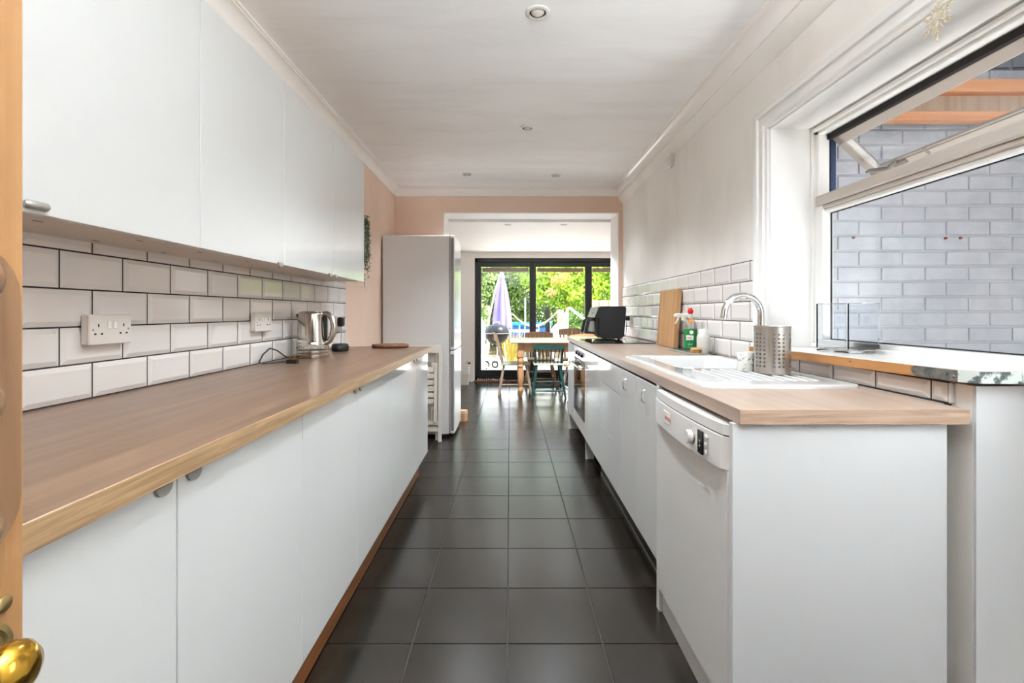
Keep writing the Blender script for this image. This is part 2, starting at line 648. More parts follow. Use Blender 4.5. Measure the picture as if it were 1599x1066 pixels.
# rear room
struct(B().box(-1.6, -1.45, 5.276, YE + 0.2, 0, 2.4).build('wall_rear_left', 'ext_white'))
struct(B().box(2.33, 2.5, 5.276, YE + 0.2, 0, 2.4).build('wall_rear_right', 'ext_white'))
struct(B().box(1.374, 2.5, 5.1, 5.276, 0, 2.4).box(-1.6, -1.36, 5.1, 5.276, 0, 2.4).build('wall_rear_near', 'ext_white'))
struct(B().box(-1.6, -0.585, YE, YE + 0.25, 0, 2.4).box(-0.585, 2.33, YE, YE + 0.25, 2.06, 2.4).build('wall_rear_far', 'ext_white'))
struct(B().box(-1.6, 2.5, 5.276, YE + 0.2, ZE, 2.4).build('ceiling_rear', 'ext_white'))
struct(B().box(-1.45, -0.60, YE - 0.016, YE, 0, 0.14, 0.004).build('baseboard_far', 'white_gloss'))
struct(B().box(-0.60, 2.33, 7.845, 7.93, 0, 0.018, 0.003).build('trim_1', 'plinth_wood'))
# unseen block added above the kitchen to stop the sun
struct(B().box(-1.5, 1.36, -2.6, 5.2, 2.62, 5.6).build('wall_sun_block', 'render_wall'))


# cornices
def cornice_profile(x, s):
    pts = [(0, 2.364), (0.010, 2.364), (0.013, 2.374)]
    for i in range(9):
        a = PI / 2 * i / 8
        pts.append((0.013 + 0.043 * (1 - math.cos(a)) + 0.0, 2.374 + 0.058 * math.sin(a)))
    pts += [(0.056, 2.438), (0.066, 2.440), (0.066, ZC), (0, ZC)]
    return [(x + s * p[0], p[1]) for p in pts]


struct(B().prism(cornice_profile(XL, 1), 'y', -0.4, YF).build('trim_2', 'cornice_paint', smooth=35))
struct(B().prism(cornice_profile(YF, -1), 'x', XL, XR).build('trim_3', 'cornice_paint', smooth=35))
struct(B().prism(cornice_profile(1.134, -1), 'y', -0.4, YF).build('trim_4', 'cornice_gloss', smooth=35))
blk = [(XR + 0.01, ZC), (1.132, ZC), (1.132, 2.352), (1.138, 2.335), (1.150, 2.315), (1.166, 2.297), (XR + 0.0005, 2.285), (XR + 0.01, 2.285)]
B().prism(blk, 'y', -0.4, YF).build('plaster_bulge', 'offwhite', wr, smooth=60)


# architrave round the window opening
def architrave():
    prof = [(0, 0), (0, 0.010), (0.012, 0.014), (0.018, 0.022), (0.030, 0.022), (0.034, 0.017), (0.058, 0.017), (0.062, 0.026),
            (0.074, 0.030), (0.088, 0.030), (0.092, 0.024), (0.094, 0)]
    b = B()
    # side: across is +Y from the opening edge at 2.149, along z
    side = [(XR - p[1], 2.149 + p[0]) for p in prof]
    n = len(prof)
    vs = []
    for x, y in side:
        vs.append((x, y, 0.98))
    for (w, h) in prof:
        vs.append((XR - h, 2.149 + w, 1.9955 + w))
    for (w, h) in prof:
        vs.append((XR - h, 0.25 - w, 1.9955 + w))
    fs = []
    for s in (0, 1):
        for i in range(n - 1):
            fs.append((s * n + i, s * n + i + 1, (s + 1) * n + i + 1, (s + 1) * n + i))
    b.add(vs, fs)
    return struct(b.build('trim_5', 'white_gloss', smooth=30))


architrave()

# ---------------------------------------------------------------- wall tiles (bevelled metro tiles)
tile_cache = {}


def metro(parent, xf, y0, y1, z0, z1, side):
    """side +1: faces +X (left wall), -1: faces -X (right wall)"""
    w, h = y1 - y0, z1 - z0
    if w < 0.012 or h < 0.012:
        return
    key = (round(w, 3), round(h, 3), side)
    if key not in tile_cache:
        bw = min(0.014, w * 0.3, h * 0.3)
        d0, d1 = -0.006, -0.001
        f = side
        vs = []
        for dx, ins in ((-0.010, 0), (-0.0055, 0.0006), (0.0, bw)):
            for (yy, zz) in ((ins, ins), (w - ins, ins), (w - ins, h - ins), (ins, h - ins)):
                vs.append((f * dx, yy, zz))
        fs = [(8, 9, 10, 11)]
        for k in (0, 4):
            for i in range(4):
                j = (i + 1) % 4
                fs.append((k + i, k + j, k + 4 + j, k + 4 + i))
        if side < 0:
            fs = [q[::-1] for q in fs]
        o = B().add(vs, fs).build('tile', 'tile_white', parent, local=True)
        o.location = (xf, y0, z0)
        tile_cache[key] = o
    else:
        inst(tile_cache[key], 'tile', parent, (xf, y0, z0))


def course(parent, xf, ya, yb, z0, z1, joint, pitch, side, g=0.0032):
    k = math.floor((ya - joint) / pitch)
    y = joint + k * pitch
    while y < yb:
        a, c = max(y + g / 2, ya), min(y + pitch - g / 2, yb)
        metro(parent, xf, a, c, z0 + g / 2, z1 - g / 2, side)
        y += pitch


zl = [0.9165, 1.0165, 1.119, 1.222, 1.325, 1.372]
B().box(XL - 0.001, XTL - 0.0055, 0.36, 3.427, 0.9, 1.372).build('grout', 'grout_dark', wl_)
for i in range(5):
    course(wl_, XTL, 0.36, 3.425, zl[i], zl[i + 1], 1.346 if i % 2 == 0 else 1.2475, 0.2045, 1)
zr = [0.9165, 1.016, 1.114, 1.212, 1.311, 1.410]
B().box(XTR + 0.0055, XR + 0.001, 2.247, YF, 0.9, 1.412).box(XTR + 0.0055, XR + 0.001, 1.262, 2.247, 0.9, 0.975).build('grout', 'grout_dark', wr)
for i in range(5):
    course(wr, XTR, 2.249, YF - 0.003, zr[i], zr[i + 1], 2.312 if i % 2 == 0 else 2.412, 0.2, -1)
course(wr, XTR, 1.267, 2.245, 0.9165, 0.972, 1.318, 0.2, -1)
B().box(XTR - 0.001, XR + 0.001, 1.250, 1.262, 0.9165, 0.972, 0.003).build('edge_strip', 'white_paint', wr)


# ---------------------------------------------------------------- window on the right with its open top light
def window_right():
    w = thing('window_1', 'white painted timber window with open top light over the sill', 'window', (1.40, 1.66, 1.0))
    w['kind'] = 'structure'
    yn, yf = 1.16, 2.149
    x0, x1 = 1.374, 1.424
    zt, zb = 1.9875, 0.985
    fr = B()
    # far jamb (deeper below the transom), near jamb, head, bottom rail
    fr.box(x0, x1, 2.105, yf, 1.65, zt, 0.003).box(x0, x1, 2.080, yf, zb, 1.65, 0.003).box(x0, x1, yn - 0.06, yn + 0.03, zb, zt, 0.004)
    fr.box(x0, x1, yn, yf, 1.950, zt, 0.003)
    fr.box(x0, x1, yn, 2.09, zb, 1.040, 0.003)
    fr.build('window_frame', 'white_gloss', w)
    B().box(x0 - 0.014, x0 + 0.010, 2.130, yf - 0.009, zb, zt, 0.004).box(x0 - 0.014, x0 + 0.010, yn, yf - 0.009, 1.964, 1.984, 0.005).box(
        x0 - 0.020, x0 + 0.006, yn, 2.13, 1.000, 1.023, 0.006).build('bead', 'white_gloss', w)
    B().box(x0 - 0.012, x1 + 0.016, yn, 2.115, 1.630, 1.674, 0.006).box(x0 + 0.002, x1, yn, 2.09, 1.612, 1.632, 0.004).build('transom', 'sash_shade', w)
    B().box(x0 + 0.012, x1 - 0.006, yn + 0.03, 2.082, 1.596, 1.614, 0.003).build('glazing_bead', 'white_gloss', w)
    B().box(1.410, 1.416, yn + 0.03, 2.0805, 1.0395, 1.0440).box(1.410, 1.416, yn + 0.03, 2.0805, 1.5925, 1.5965).box(1.410, 1.416, 2.0768, 2.0805, 1.04, 1.597).build(
        'putty_line', 'black_matte', w)
    B().box(1.416, 1.420, yn + 0.02, 2.085, 1.035, 1.60).build('pane', 'pane', w)
    B().box(1.426, 1.446, 2.098, 2.155, 1.64, 2.0).build('outer_jamb', 'navy', w)
    B().box(1.412, 1.46, yn, 2.106, 1.926, 1.951).build('hinge_gap', 'window_black', w)
    # top-hung sash: hinged along the head, swung outwards at the foot
    s = bpy.data.objects.new('sash', None)
    C.objects.link(s)
    s.parent = w
    hx, hz, L, t, wd = 1.428, 1.927, 0.262, 0.038, 0.044
    an = math.radians(47)

    def spin(b):
        R = Matrix.Rotation(-an, 4, 'Y')
        b.v = [tuple(R @ (Vector(p) - Vector((hx, 0, hz))) + Vector((hx, 0, hz))) for p in b.v]
        return b
    b = B()
    b.box(hx, hx + t, 1.20, 2.100, hz - 0.045, hz, 0.003).box(hx, hx + t, 1.20, 2.100, hz - L, hz - L + wd, 0.003)
    b.box(hx, hx + t, 2.100 - wd, 2.100, hz - L, hz, 0.003).box(hx, hx + t, 1.20, 1.20 + wd, hz - L, hz, 0.003)
    spin(b).build('sash_frame', 'sash_shade', s)
    spin(B().box(hx + 0.006, hx + 0.010, 1.2 + wd, 2.10 - wd, hz - L + wd - 0.003, hz - L + wd + 0.004).box(
        hx + 0.004, hx + 0.02, 2.10 - wd - 0.012, 2.10 - wd + 0.001, hz - L + wd, hz - 0.045)).build('glazing_bead', 'white_gloss', s)
    spin(B().box(hx + 0.018, hx + 0.022, 1.23, 2.07, hz - L + 0.03, hz - 0.03)).build('pane', 'pane', s)
    h = B().tube([(hx - 0.014, 1.93, hz - L + 0.052), (hx - 0.026, 1.965, hz - L + 0.040), (hx - 0.024, 2.00, hz - L + 0.046), (hx - 0.032, 2.035, hz - L + 0.066), (hx - 0.036, 2.055, hz - L + 0.064)],
                 [0.008, 0.009, 0.0085, 0.007, 0.005]).box(hx - 0.014, hx + 0.002, 1.90, 1.96, hz - L + 0.020, hz - L + 0.044, 0.003)
    h.tube([(hx - 0.014, 1.79, hz - L + 0.03), (hx - 0.014, 1.79, hz - L + 0.065)], 0.0045)
    spin(h).build('casement_catch', 'seal_grey', s, smooth=50)


window_right()

# glazed side door beside the window, out of the picture to the right
d2 = thing('door_2', 'white glazed side door beside the sink window', 'door', (1.40, 0.70, 0))
d2['kind'] = 'structure'
B().box(1.38, 1.45, 0.25, 0.30, 0.02, 1.9875).box(1.38, 1.45, 1.05, 1.10, 0.02, 1.9875).box(1.39, 1.44, 0.30, 1.05, 0.02, 0.95, 0.003).box(
    1.39, 1.44, 0.30, 1.05, 1.87, 1.9875, 0.003).box(1.39, 1.44, 0.30, 0.39, 0.95, 1.87).box(1.39, 1.44, 0.96, 1.05, 0.95, 1.87).build('door_frame', 'white_gloss', d2)
B().box(1.375, 1.45, 1.10, 1.206, 0.0, 0.985).box(1.18, 1.46, 0.25, 1.195, -0.002, 0.012, 0.002).build('threshold', 'white_gloss', d2)
B().box(1.412, 1.418, 0.38, 0.97, 0.94, 1.88).build('pane', 'pane', d2)

# window sill: an old painted board bound with zinc at its near end
sl = thing('window_sill', 'thick old wooden window sill board, white on top, bound with metal strip', 'window sill', (1.25, 1.7, 0.98))


def sill_board():
    xf, xb, t = 1.138, 1.386, 0.031
    out = [(xf, 1.200), (xf + 0.022, 1.172), (xb, 1.160), (xb, 2.138), (XR - 0.004, 2.138), (XR - 0.004, 2.262), (1.150, 2.27), (xf, 2.25)]

    def zt(y):
        return 1.0135 - (y - 1.17) * 0.0145
    for nm, m, a, b_ in (('board', 'sill_wood', -t, -0.001), ('painted_top', 'white_gloss', -0.001, 0.001)):
        n = len(out)
        vs = [(p[0], p[1], zt(p[1]) + a) for p in out] + [(p[0], p[1], zt(p[1]) + b_) for p in out]
        fs = [tuple(range(n))[::-1], tuple(range(n, 2 * n))] + [(i, (i + 1) % n, n + (i + 1) % n, n + i) for i in range(n)]
        B().add(vs, fs).build(nm, m, sl)
    z = zt(1.3)
    # strip nailed along the front, its far end rounded
    pr = [(1.200, z - 0.0285), (1.326, z - 0.030), (1.338, z - 0.022), (1.342, z - 0.014), (1.338, z - 0.006), (1.326, z - 0.002), (1.200, z)]
    B().prism(pr, 'x', xf - 0.002, xf + 0.001).build('metal_strip', 'zinc', sl)
    B().add([(xf - 0.002, 1.200, z - 0.029), (xf + 0.021, 1.1705, z - 0.029), (xb, 1.1585, z - 0.029), (xf - 0.002, 1.2, z), (xf + 0.021, 1.1705, z + 0.0005), (xb, 1.1585, z + 0.0005),
             (xf + 0.001, 1.202, z - 0.029), (xf + 0.022, 1.1735, z - 0.029), (xb, 1.1615, z - 0.029), (xf + 0.001, 1.202, z), (xf + 0.022, 1.1735, z), (xb, 1.1615, z)],
            [(0, 1, 4, 3), (1, 2, 5, 4), (7, 6, 9, 10), (8, 7, 10, 11), (3, 4, 10, 9), (4, 5, 11, 10), (1, 0, 6, 7), (2, 1, 7, 8)]).build('metal_strip', 'flaked_paint', sl)
    for yy, dz in ((1.328, -0.014), (1.232, -0.013), (1.212, -0.018), (1.58, -0.012), ):
        B().lathe([(0.0, -0.0025), (0.003, -0.0022), (0.0042, 0), ], (xf - 0.002, yy, zt(yy) + dz), 10, 'x').build('nail', 'zinc', sl, smooth=40)


sill_board()

# ---------------------------------------------------------------- outside the window: painted brick wall, timbers
bw = struct(B().box(1.44, 3.5, 2.36, 2.55, 0, 3.4).build('wall_outside', 'mortar_paint'))
bc = {}
PB, HB = 0.2175, 0.0754
rnd = random.Random(4)


def bricks():
    row0 = 1.162
    for r in range(-8, 19):
        z0 = row0 + r * HB
        off = 1.846 if r % 2 == 0 else 1.951
        x = off - PB * 3
        while x < 3.3:
            a, c = max(x + 0.005, 1.46), x + PB - 0.005
            x += PB
            if c - a < 0.03:
                continue
            w = round(c - a, 3)
            if w not in bc:
                o = B().box(0, w, -0.004, 0.02, 0, HB - 0.011, 0.003).build('brick', 'brick_paint', bw, local=True)
                bc[w] = o
            else:
                o = inst(bc[w], 'brick', bw, (0, 0, 0))
            o.location = (a, 2.356 + rnd.uniform(-0.002, 0.002), z0 + 0.0055 + rnd.uniform(-0.001, 0.001))


bricks()
for x, z, r in ((1.706, 1.529, 0.006), (2.163, 1.526, 0.006), (2.237, 1.527, 0.006)):
    B().lathe([(0.0, 0), (r, 0), (r, 0.008), (0.0, 0.009)], (x, 2.344, z), 10, 'y').build('screw_hole', 'rust', bw)
tb = thing('lean_to_frame', 'bare orange timber frame of lean-to roof seen through the open top light', 'roof frame', (2.3, 2.25, 2.06))
for (z0, z1, y0) in ((2.185, 2.245, 2.20), (2.055, 2.095, 2.20)):
    B().box(1.48, 3.4, y0, y0 + 0.06, z0, z1, 0.003).build('rail', 'roof_timber', tb)
B().box(1.48, 3.4, 2.245, 2.26, 2.095, 2.185).build('facing_board', 'fence_wood', tb)
for x in (1.62, 2.45, 3.2):
    B().box(x, x + 0.05, 0.6, 2.2, 2.245, 2.32, 0.003).build('rafter', 'roof_timber', tb)
B().bar((2.68, 2.1, 2.42), (3.3, 2.1, 2.25), 0.05, 0.03).build('barge_board', 'white_paint', tb)

pane_mat('roof_shade_sheet', (0.5, 0.51, 0.52), 0.6)  # lean-to sheet, tinted and lengthened to cut light in the passage
B().add([(1.40, -2.6, 2.36), (3.4, -2.6, 2.36), (3.4, 2.36, 2.36), (1.40, 2.36, 2.36), (1.40, -2.6, 2.366), (3.4, -2.6, 2.366), (3.4, 2.36, 2.366), (1.40, 2.36, 2.366)],
        [(0, 1, 2, 3)[::-1], (4, 5, 6, 7), (0, 1, 5, 4), (1, 2, 6, 5), (2, 3, 7, 6), (3, 0, 4, 7)]).build('roof_shade_sheet', 'roof_shade_sheet', tb)
struct(B().box(3.4, 3.6, -2.6, 2.36, 0, 5.6).build('wall_passage_sun_block', 'render_wall'))  # unseen wall, added and raised to keep sun off the bricks
struct(B().box(1.374, 3.4, -2.6, 2.36, -0.1, 0.0).build('ground_side_passage', 'paving'))

# ---------------------------------------------------------------- folding glazed door to the garden
gd = thing('door_1', 'black framed folding glazed doors opening to the garden', 'glazed door', (0.85, 7.96, 0))
gd['kind'] = 'structure'
B().box(-0.585, -0.535, 7.92, 8.02, 0.02, 2.06, 0.004).box(2.28, 2.33, 7.92, 8.02, 0.02, 2.06, 0.004).box(-0.585, 2.33, 7.92, 8.02, 1.99, 2.06, 0.004).box(
    -0.585, 2.33, 7.92, 8.02, 0.018, 0.08, 0.004).build('outer_frame', 'black_frame', gd)
px = [-0.535, 0.387, 1.323, 2.28]
for k in range(3):
    a, b = px[k], px[k + 1]
    p = B().box(a, a + 0.055, 7.935, 8.0, 0.08, 1.99, 0.004).box(b - 0.055, b, 7.935, 8.0, 0.08, 1.99, 0.004).box(a + .055, b - .055, 7.935, 8.0, 0.08, 0.19, 0.004).box(
        a + .055, b - .055, 7.935, 8.0, 1.92, 1.99, 0.004).build('door_panel', 'black_frame', gd)
    B().box(a + 0.05, b - 0.05, 7.962, 7.970, 0.185, 1.925).build('pane', 'pane', p)
    B().box(a + 0.075, b - 0.075, 8.012, 8.028, 1.835, 1.905, 0.002).build('blind_bar', 'taupe_wood', p)
    if k == 0:
        B().box(b - 0.04, b - 0.015, 7.918, 7.936, 0.98, 1.16, 0.004).tube([(b - 0.028, 7.925, 1.08), (b - 0.028, 7.895, 1.08), (b - 0.028, 7.893, 0.99)], 0.007).build(
            'door_handle', 'black_plastic', p)

# ---------------------------------------------------------------- old pine door standing open at the left, with its brass knob
dr = thing('door_3', 'old stripped pine door standing open at the left edge', 'door', (-0.453, 0.02, 0.01))
dr['kind'] = 'structure'
XD = -0.4313
B().box(-0.475, XD, -0.38, 0.4203, 0.01, 2.0, 0.0015).build('door_leaf', 'pine_old', dr)
kn = B().lathe([(0.0, 0.0), (0.030, 0.0), (0.030, 0.003), (0.025, 0.005), (0.022, 0.004), (0.017, 0.006), (0.012, 0.007)], (XD, 0.379, 0.876), 28, 'x').build('rose', 'brass_old', dr, smooth=35)
B().lathe([(0.011, 0.004), (0.010, 0.014), (0.013, 0.018), (0.020, 0.023), (0.0235, 0.029), (0.0235, 0.034), (0.020, 0.041), (0.012, 0.046), (0.0, 0.047)], (XD, 0.377, 0.872), 32, 'x').build(
    'door_knob', 'brass', dr, smooth=60)
B().lathe([(0.0, 0), (0.007, 0), (0.007, 0.002), (0.005, 0.003), (0.0, 0.003)], (XD, 0.402, 0.912), 20, 'x').build('keyhole_cover', 'brass_old', dr, smooth=35)
pr_ = thing('peg_rail', 'dark wooden plaque with round pegs on the pine door', 'peg rail', (XD, 0.372, 0.95))
ol = []
for i in range(13):
    a = PI * i / 12
    ol.append((0.366 + 0.0462 * math.cos(a), 1.172 + 0.046 * math.sin(a)))
for i in range(13):
    a = PI + PI * i / 12
    ol.append((0.366 + 0.0462 * math.cos(a), 1.002 + 0.046 * math.sin(a)))
B().prism(ol, 'x', XD, XD + 0.006).build('plaque', 'peg_wood', pr_)
for z in (1.186, 1.088, 0.989):
    B().lathe([(0.014, 0.006), (0.015, 0.009), (0.0195, 0.013), (0.0205, 0.018), (0.018, 0.025), (0.011, 0.030), (0.0, 0.031)], (XD, 0.364, z), 24, 'x').build('peg', 'peg_wood', pr_, smooth=60)

# ---------------------------------------------------------------- left base units, worktop, plinth
ZB, ZT = 0.165, 0.872


def half_pull(x, y, z, m, parent, s=1):
    """half-round finger tab hooked over the door's edge"""
    pts = [(y + 0.019 * math.cos(a), z - 0.017 * math.sin(a)) for a in [PI * i / 10 for i in range(11)]]
    return B().prism(pts, 'x', x, x + s * 0.007).box(x - s * 0.008, x, y - 0.016, y + 0.016, z - 0.002, z + 0.001).build('handle', m, parent, smooth=40)


left_units = [((0.33, 0.833, 1.335), (0.795, 0.872), 'two-door gloss white base unit nearest the pine door'),
              ((1.335, 1.82, 2.34), (1.79, 1.852), 'two-door gloss white base unit in front of the kettle'),
              ((2.34, 2.94), (2.90,), 'single-door gloss white base unit third along under the left worktop'),
              ((2.94, 3.37), (2.985,), 'gloss white base unit at the far end of left run beside folded chair')]
for ys, hs, lab in left_units:
    u = thing('base_cabinet', lab, 'cabinet', (-0.88, (ys[0] + ys[-1]) / 2, ZB), group='gloss white base units on the left')
    B().box(-1.188, -0.619, ys[0] + 0.001, ys[-1] - 0.001, ZB + 0.002, 0.8765).build('body', 'carcass' if ys[-1] < 3 else 'white_paint', u)
    for k in range(len(ys) - 1):
        d = B().box(-0.604, -0.585, ys[k] + 0.0015, ys[k + 1] - 0.0015, ZB, ZT, 0.0012).build('door', 'door_gloss', u)
        for h in hs:
            if ys[k] < h < ys[k + 1]:
                half_pull(-0.5855, h, 0.868, 'handle_grey', d)
wt = thing('worktop', 'long oak laminate worktop along the left wall', 'worktop', (-0.87, 1.9, 0.877))
B().box(-1.189, -0.563, 0.34, 3.39, 0.8775, ZW, 0.001).build('board', 'oak_left', wt)
B().box(-0.563, -0.561, 0.34, 3.39, 0.8775, ZW, 0.0008).build('edging', 'oak_edge', wt)
B().box(-1.189, -0.561, 3.39, 3.392, 0.8775, ZW).build('edging', 'oak_edge', wt)
kb = thing('kickboard', 'brown wood kickboard under the left base units', 'kickboard', (-0.65, 1.8, 0))
B().box(-0.66, -0.642, 0.34, 2.36, 0.004, 0.160, 0.001).build('board', 'plinth_wood', kb)
B().box(-0.66, -0.643, 2.362, 3.33, 0.004, 0.160, 0.001).build('board', 'plinth_wood', kb)
B().box(-1.1, -0.643, 3.33, 3.348, 0.004, 0.160, 0.001).build('board', 'plinth_wood', kb)

# wall cabinets
XU, ZU, ZUT = -0.93, 1.356, 2.11
up = [(0.357, 0.89, 0.86, 'gloss white wall cabinet hidden mostly by the open pine door'),
      (0.89, 1.423, 0.925, 'tall gloss white wall cabinet nearest the pine door with grey pill knob'),
      (1.423, 1.952, 1.912, 'gloss white wall cabinet second along over the left worktop'),
      (1.952, 2.486, 2.446, 'gloss white wall cabinet third along, above the kettle'),
      (2.486, 3.028, 2.526, 'gloss white wall cabinet at far end beside the trailing plant')]
for i, (a, b, h, lab) in enumerate(up):
    u = thing('wall_cabinet', lab, 'cabinet', ((XL + XU) / 2, (a + b) / 2, ZU), group='gloss white wall cabinets')
    B().box(XL, XU - 0.024, a + 0.0008, b - 0.0008, ZU, ZUT, 0.001).build('body', 'carcass', u)
    d = B().box(XU - 0.019, XU, a + 0.0015, b - 0.0015, ZU - 0.003, ZUT, 0.0012).build('door', 'door_gloss', u)
    if i < 2:
        B().tube([(XU + 0.004, h - 0.022, ZU + 0.012), (XU + 0.006, h - 0.018, ZU + 0.012), (XU + 0.006, h + 0.018, ZU + 0.012), (XU + 0.004, h + 0.022, ZU + 0.012)], [0.006, 0.0085, 0.0085, 0.006], 14).build(
            'handle', 'handle_grey', d, smooth=50)
    else:
        half_pull(XU, h, ZU + 0.003, 'handle_grey', d)
    # fixing slots in the underside
    for dy in (0.12, 0.40):
        for dx in (0.05, 0.17):
            B().box(XL + dx, XL + dx + 0.004, a + dy, a + dy + 0.022, ZU - 0.0006, ZU + 0.001).build('fixing_slot', 'dark_void', u)
bt = B().box(-1.12, -0.985, 3.03, 3.05, 2.05, 2.085).build('timber_batten', 'plinth_wood')
tag(bt, 'short brown batten on the wall end of the farthest wall cabinet', 'batten')

# ---------------------------------------------------------------- right run
XF = 0.580   # door faces
rz0, rz1 = 0.18, 0.865


def bow_handle(y, z, parent):
    return B().tube([(XF, y, z + 0.027), (XF - 0.012, y, z + 0.024), (XF - 0.018, y, z + 0.01), (XF - 0.018, y, z - 0.01), (XF - 0.012, y, z - 0.024), (XF, y, z - 0.027)], 0.003, 8).build(
        'handle', 'chrome', parent, smooth=60)


u = thing('base_cabinet', 'white gloss sink unit with two small chrome bow handles', 'cabinet', (0.87, 2.16, rz0))
B().box(0.614, 1.168, 1.866, 2.459, rz0 + 0.002, 0.66).build('body', 'carcass', u)
for a, b, h in ((1.868, 2.164, 2.019), (2.166, 2.459, 2.348)):
    d = B().box(XF, 0.599, a, b, rz0, rz1, 0.0012).build('door', 'door_gloss', u)
    bow_handle(h, 0.80, d)
B().box(0.578, 1.1, 1.832, 1.864, 0.0, 0.877, 0.001).build('side_panel', 'white_paint', u)
u = thing('drawer_unit', 'white gloss three-drawer unit between sink unit and oven side', 'drawer unit', (0.87, 2.74, rz0))
B().box(0.614, 1.168, 2.461, 3.018, rz0 + 0.002, 0.8765).build('body', 'carcass', u)
for a, b in ((rz0, 0.449), (0.452, 0.719), (0.722, rz1)):
    B().box(XF, 0.599, 2.4615, 3.0165, a, b, 0.0012).build('drawer', 'door_gloss', u)
u = thing('drawer_unit', 'white gloss two-drawer unit next to the oven', 'drawer unit', (0.87, 3.34, rz0))
B().box(0.614, 1.168, 3.021, 3.668, rz0 + 0.002, 0.8765).build('body', 'carcass', u)
for a, b in ((rz0, 0.519), (0.522, rz1)):
    B().box(XF, 0.599, 3.0195, 3.6665, a, b, 0.0012).build('drawer', 'door_gloss', u)
u = thing('oven', 'built-in oven with black glass door and steel handle', 'oven', (0.87, 3.97, 0.2))
B().box(0.614, 1.168, 3.672, 4.268, 0.2, 0.8765).build('body', 'carcass', u)
B().box(0.582, 0.599, 3.672, 4.268, 0.765, rz1, 0.002).build('control_panel', 'appliance_panel', u)
for y in (3.78, 3.92, 4.06):
    B().lathe([(0.021, 0.0), (0.019, -0.012), (0.014, -0.02), (0.0, -0.021)], (0.582, y, 0.815), 16, 'x').build('knob', 'black_plastic', u, smooth=40)
ovd = B().box(0.578, 0.599, 3.673, 4.267, 0.30, 0.76, 0.002).build('oven_door', 'black_glass', u)
B().tube([(0.578, 3.72, 0.72), (0.542, 3.72, 0.72), (0.542, 3.72, 0.72), (0.54, 4.22, 0.72), (0.542, 4.22, 0.72), (0.578, 4.22, 0.72)], 0.009, 10).build('handle', 'chrome', ovd, smooth=40)
B().box(0.582, 0.599, 3.673, 4.267, rz0, 0.296, 0.0012).build('lower_panel', 'door_gloss', u)
B().box(0.600, 0.665, 3.735, 3.753, 0.0, rz0, 0.001).build('foot_panel', 'white_paint', u)
u = thing('base_cabinet', 'slim white gloss end unit beyond the oven', 'cabinet', (0.87, 4.5, 0.0))
B().box(0.614, 1.168, 4.272, 4.70, rz0 + 0.002, 0.8765).build('body', 'carcass', u)
B().box(XF, 0.599, 4.2715, 4.70, rz0, rz1, 0.0012).build('door', 'door_gloss', u)
B().box(0.590, 1.168, 4.702, 4.72, 0.0, 0.8765, 0.001).build('side_panel', 'white_paint', u)
kr = thing('kickboard', 'dark recessed kickboard with shiny strip under the right units', 'kickboard', (0.66, 2.5, 0))
B().box(0.655, 0.67, 1.868, 3.40, 0.002, 0.178).build('board', 'black_plastic', kr)
B().box(0.652, 0.656, 1.868, 3.40, 0.002, 0.014).build('seal_strip', 'steel', kr)

wt = thing('worktop', 'oak laminate worktop with inset sink along the right wall', 'worktop', (0.87, 3.0, 0.877))
sx0, sx1, sy0, sy1 = 0.70, 1.10, 1.60, 2.53
bb = B()
bb.box(0.5795, 1.1545, 1.189, sy0, 0.8775, ZW, 0.001).box(0.5795, sx0, sy0, sy1, 0.8775, ZW, 0.001).box(sx1, 1.1665, sy0, sy1, 0.8775, ZW, 0.001).box(0.5795, 1.1665, sy1, 4.73, 0.8775, ZW, 0.001)
bb.box(1.1545, 1.1665, 1.27, sy0, 0.8775, ZW, 0.001)
bb.build('board', 'oak_right', wt)
B().box(0.5775, 0.5795, 1.188, 4.73, 0.8775, ZW, 0.0006).build('edging', 'oak_right', wt)
B().box(0.5775, 1.1545, 1.1868, 1.189, 0.8775, ZW, 0.0006).build('edging', 'oak_right_edge', wt)
B().box(0.5775, 1.1665, 4.73, 4.732, 0.8775, ZW, 0.0006).build('edging', 'oak_right', wt)

ep = B().box(0.566, 1.112, 1.203, 1.222, 0.0, 0.8765, 0.001).build('end_panel', 'door_gloss')
ep.data.materials[0] = M['white_paint']
tag(ep, 'plain white end panel closing the dishwasher bay under right worktop', 'panel')


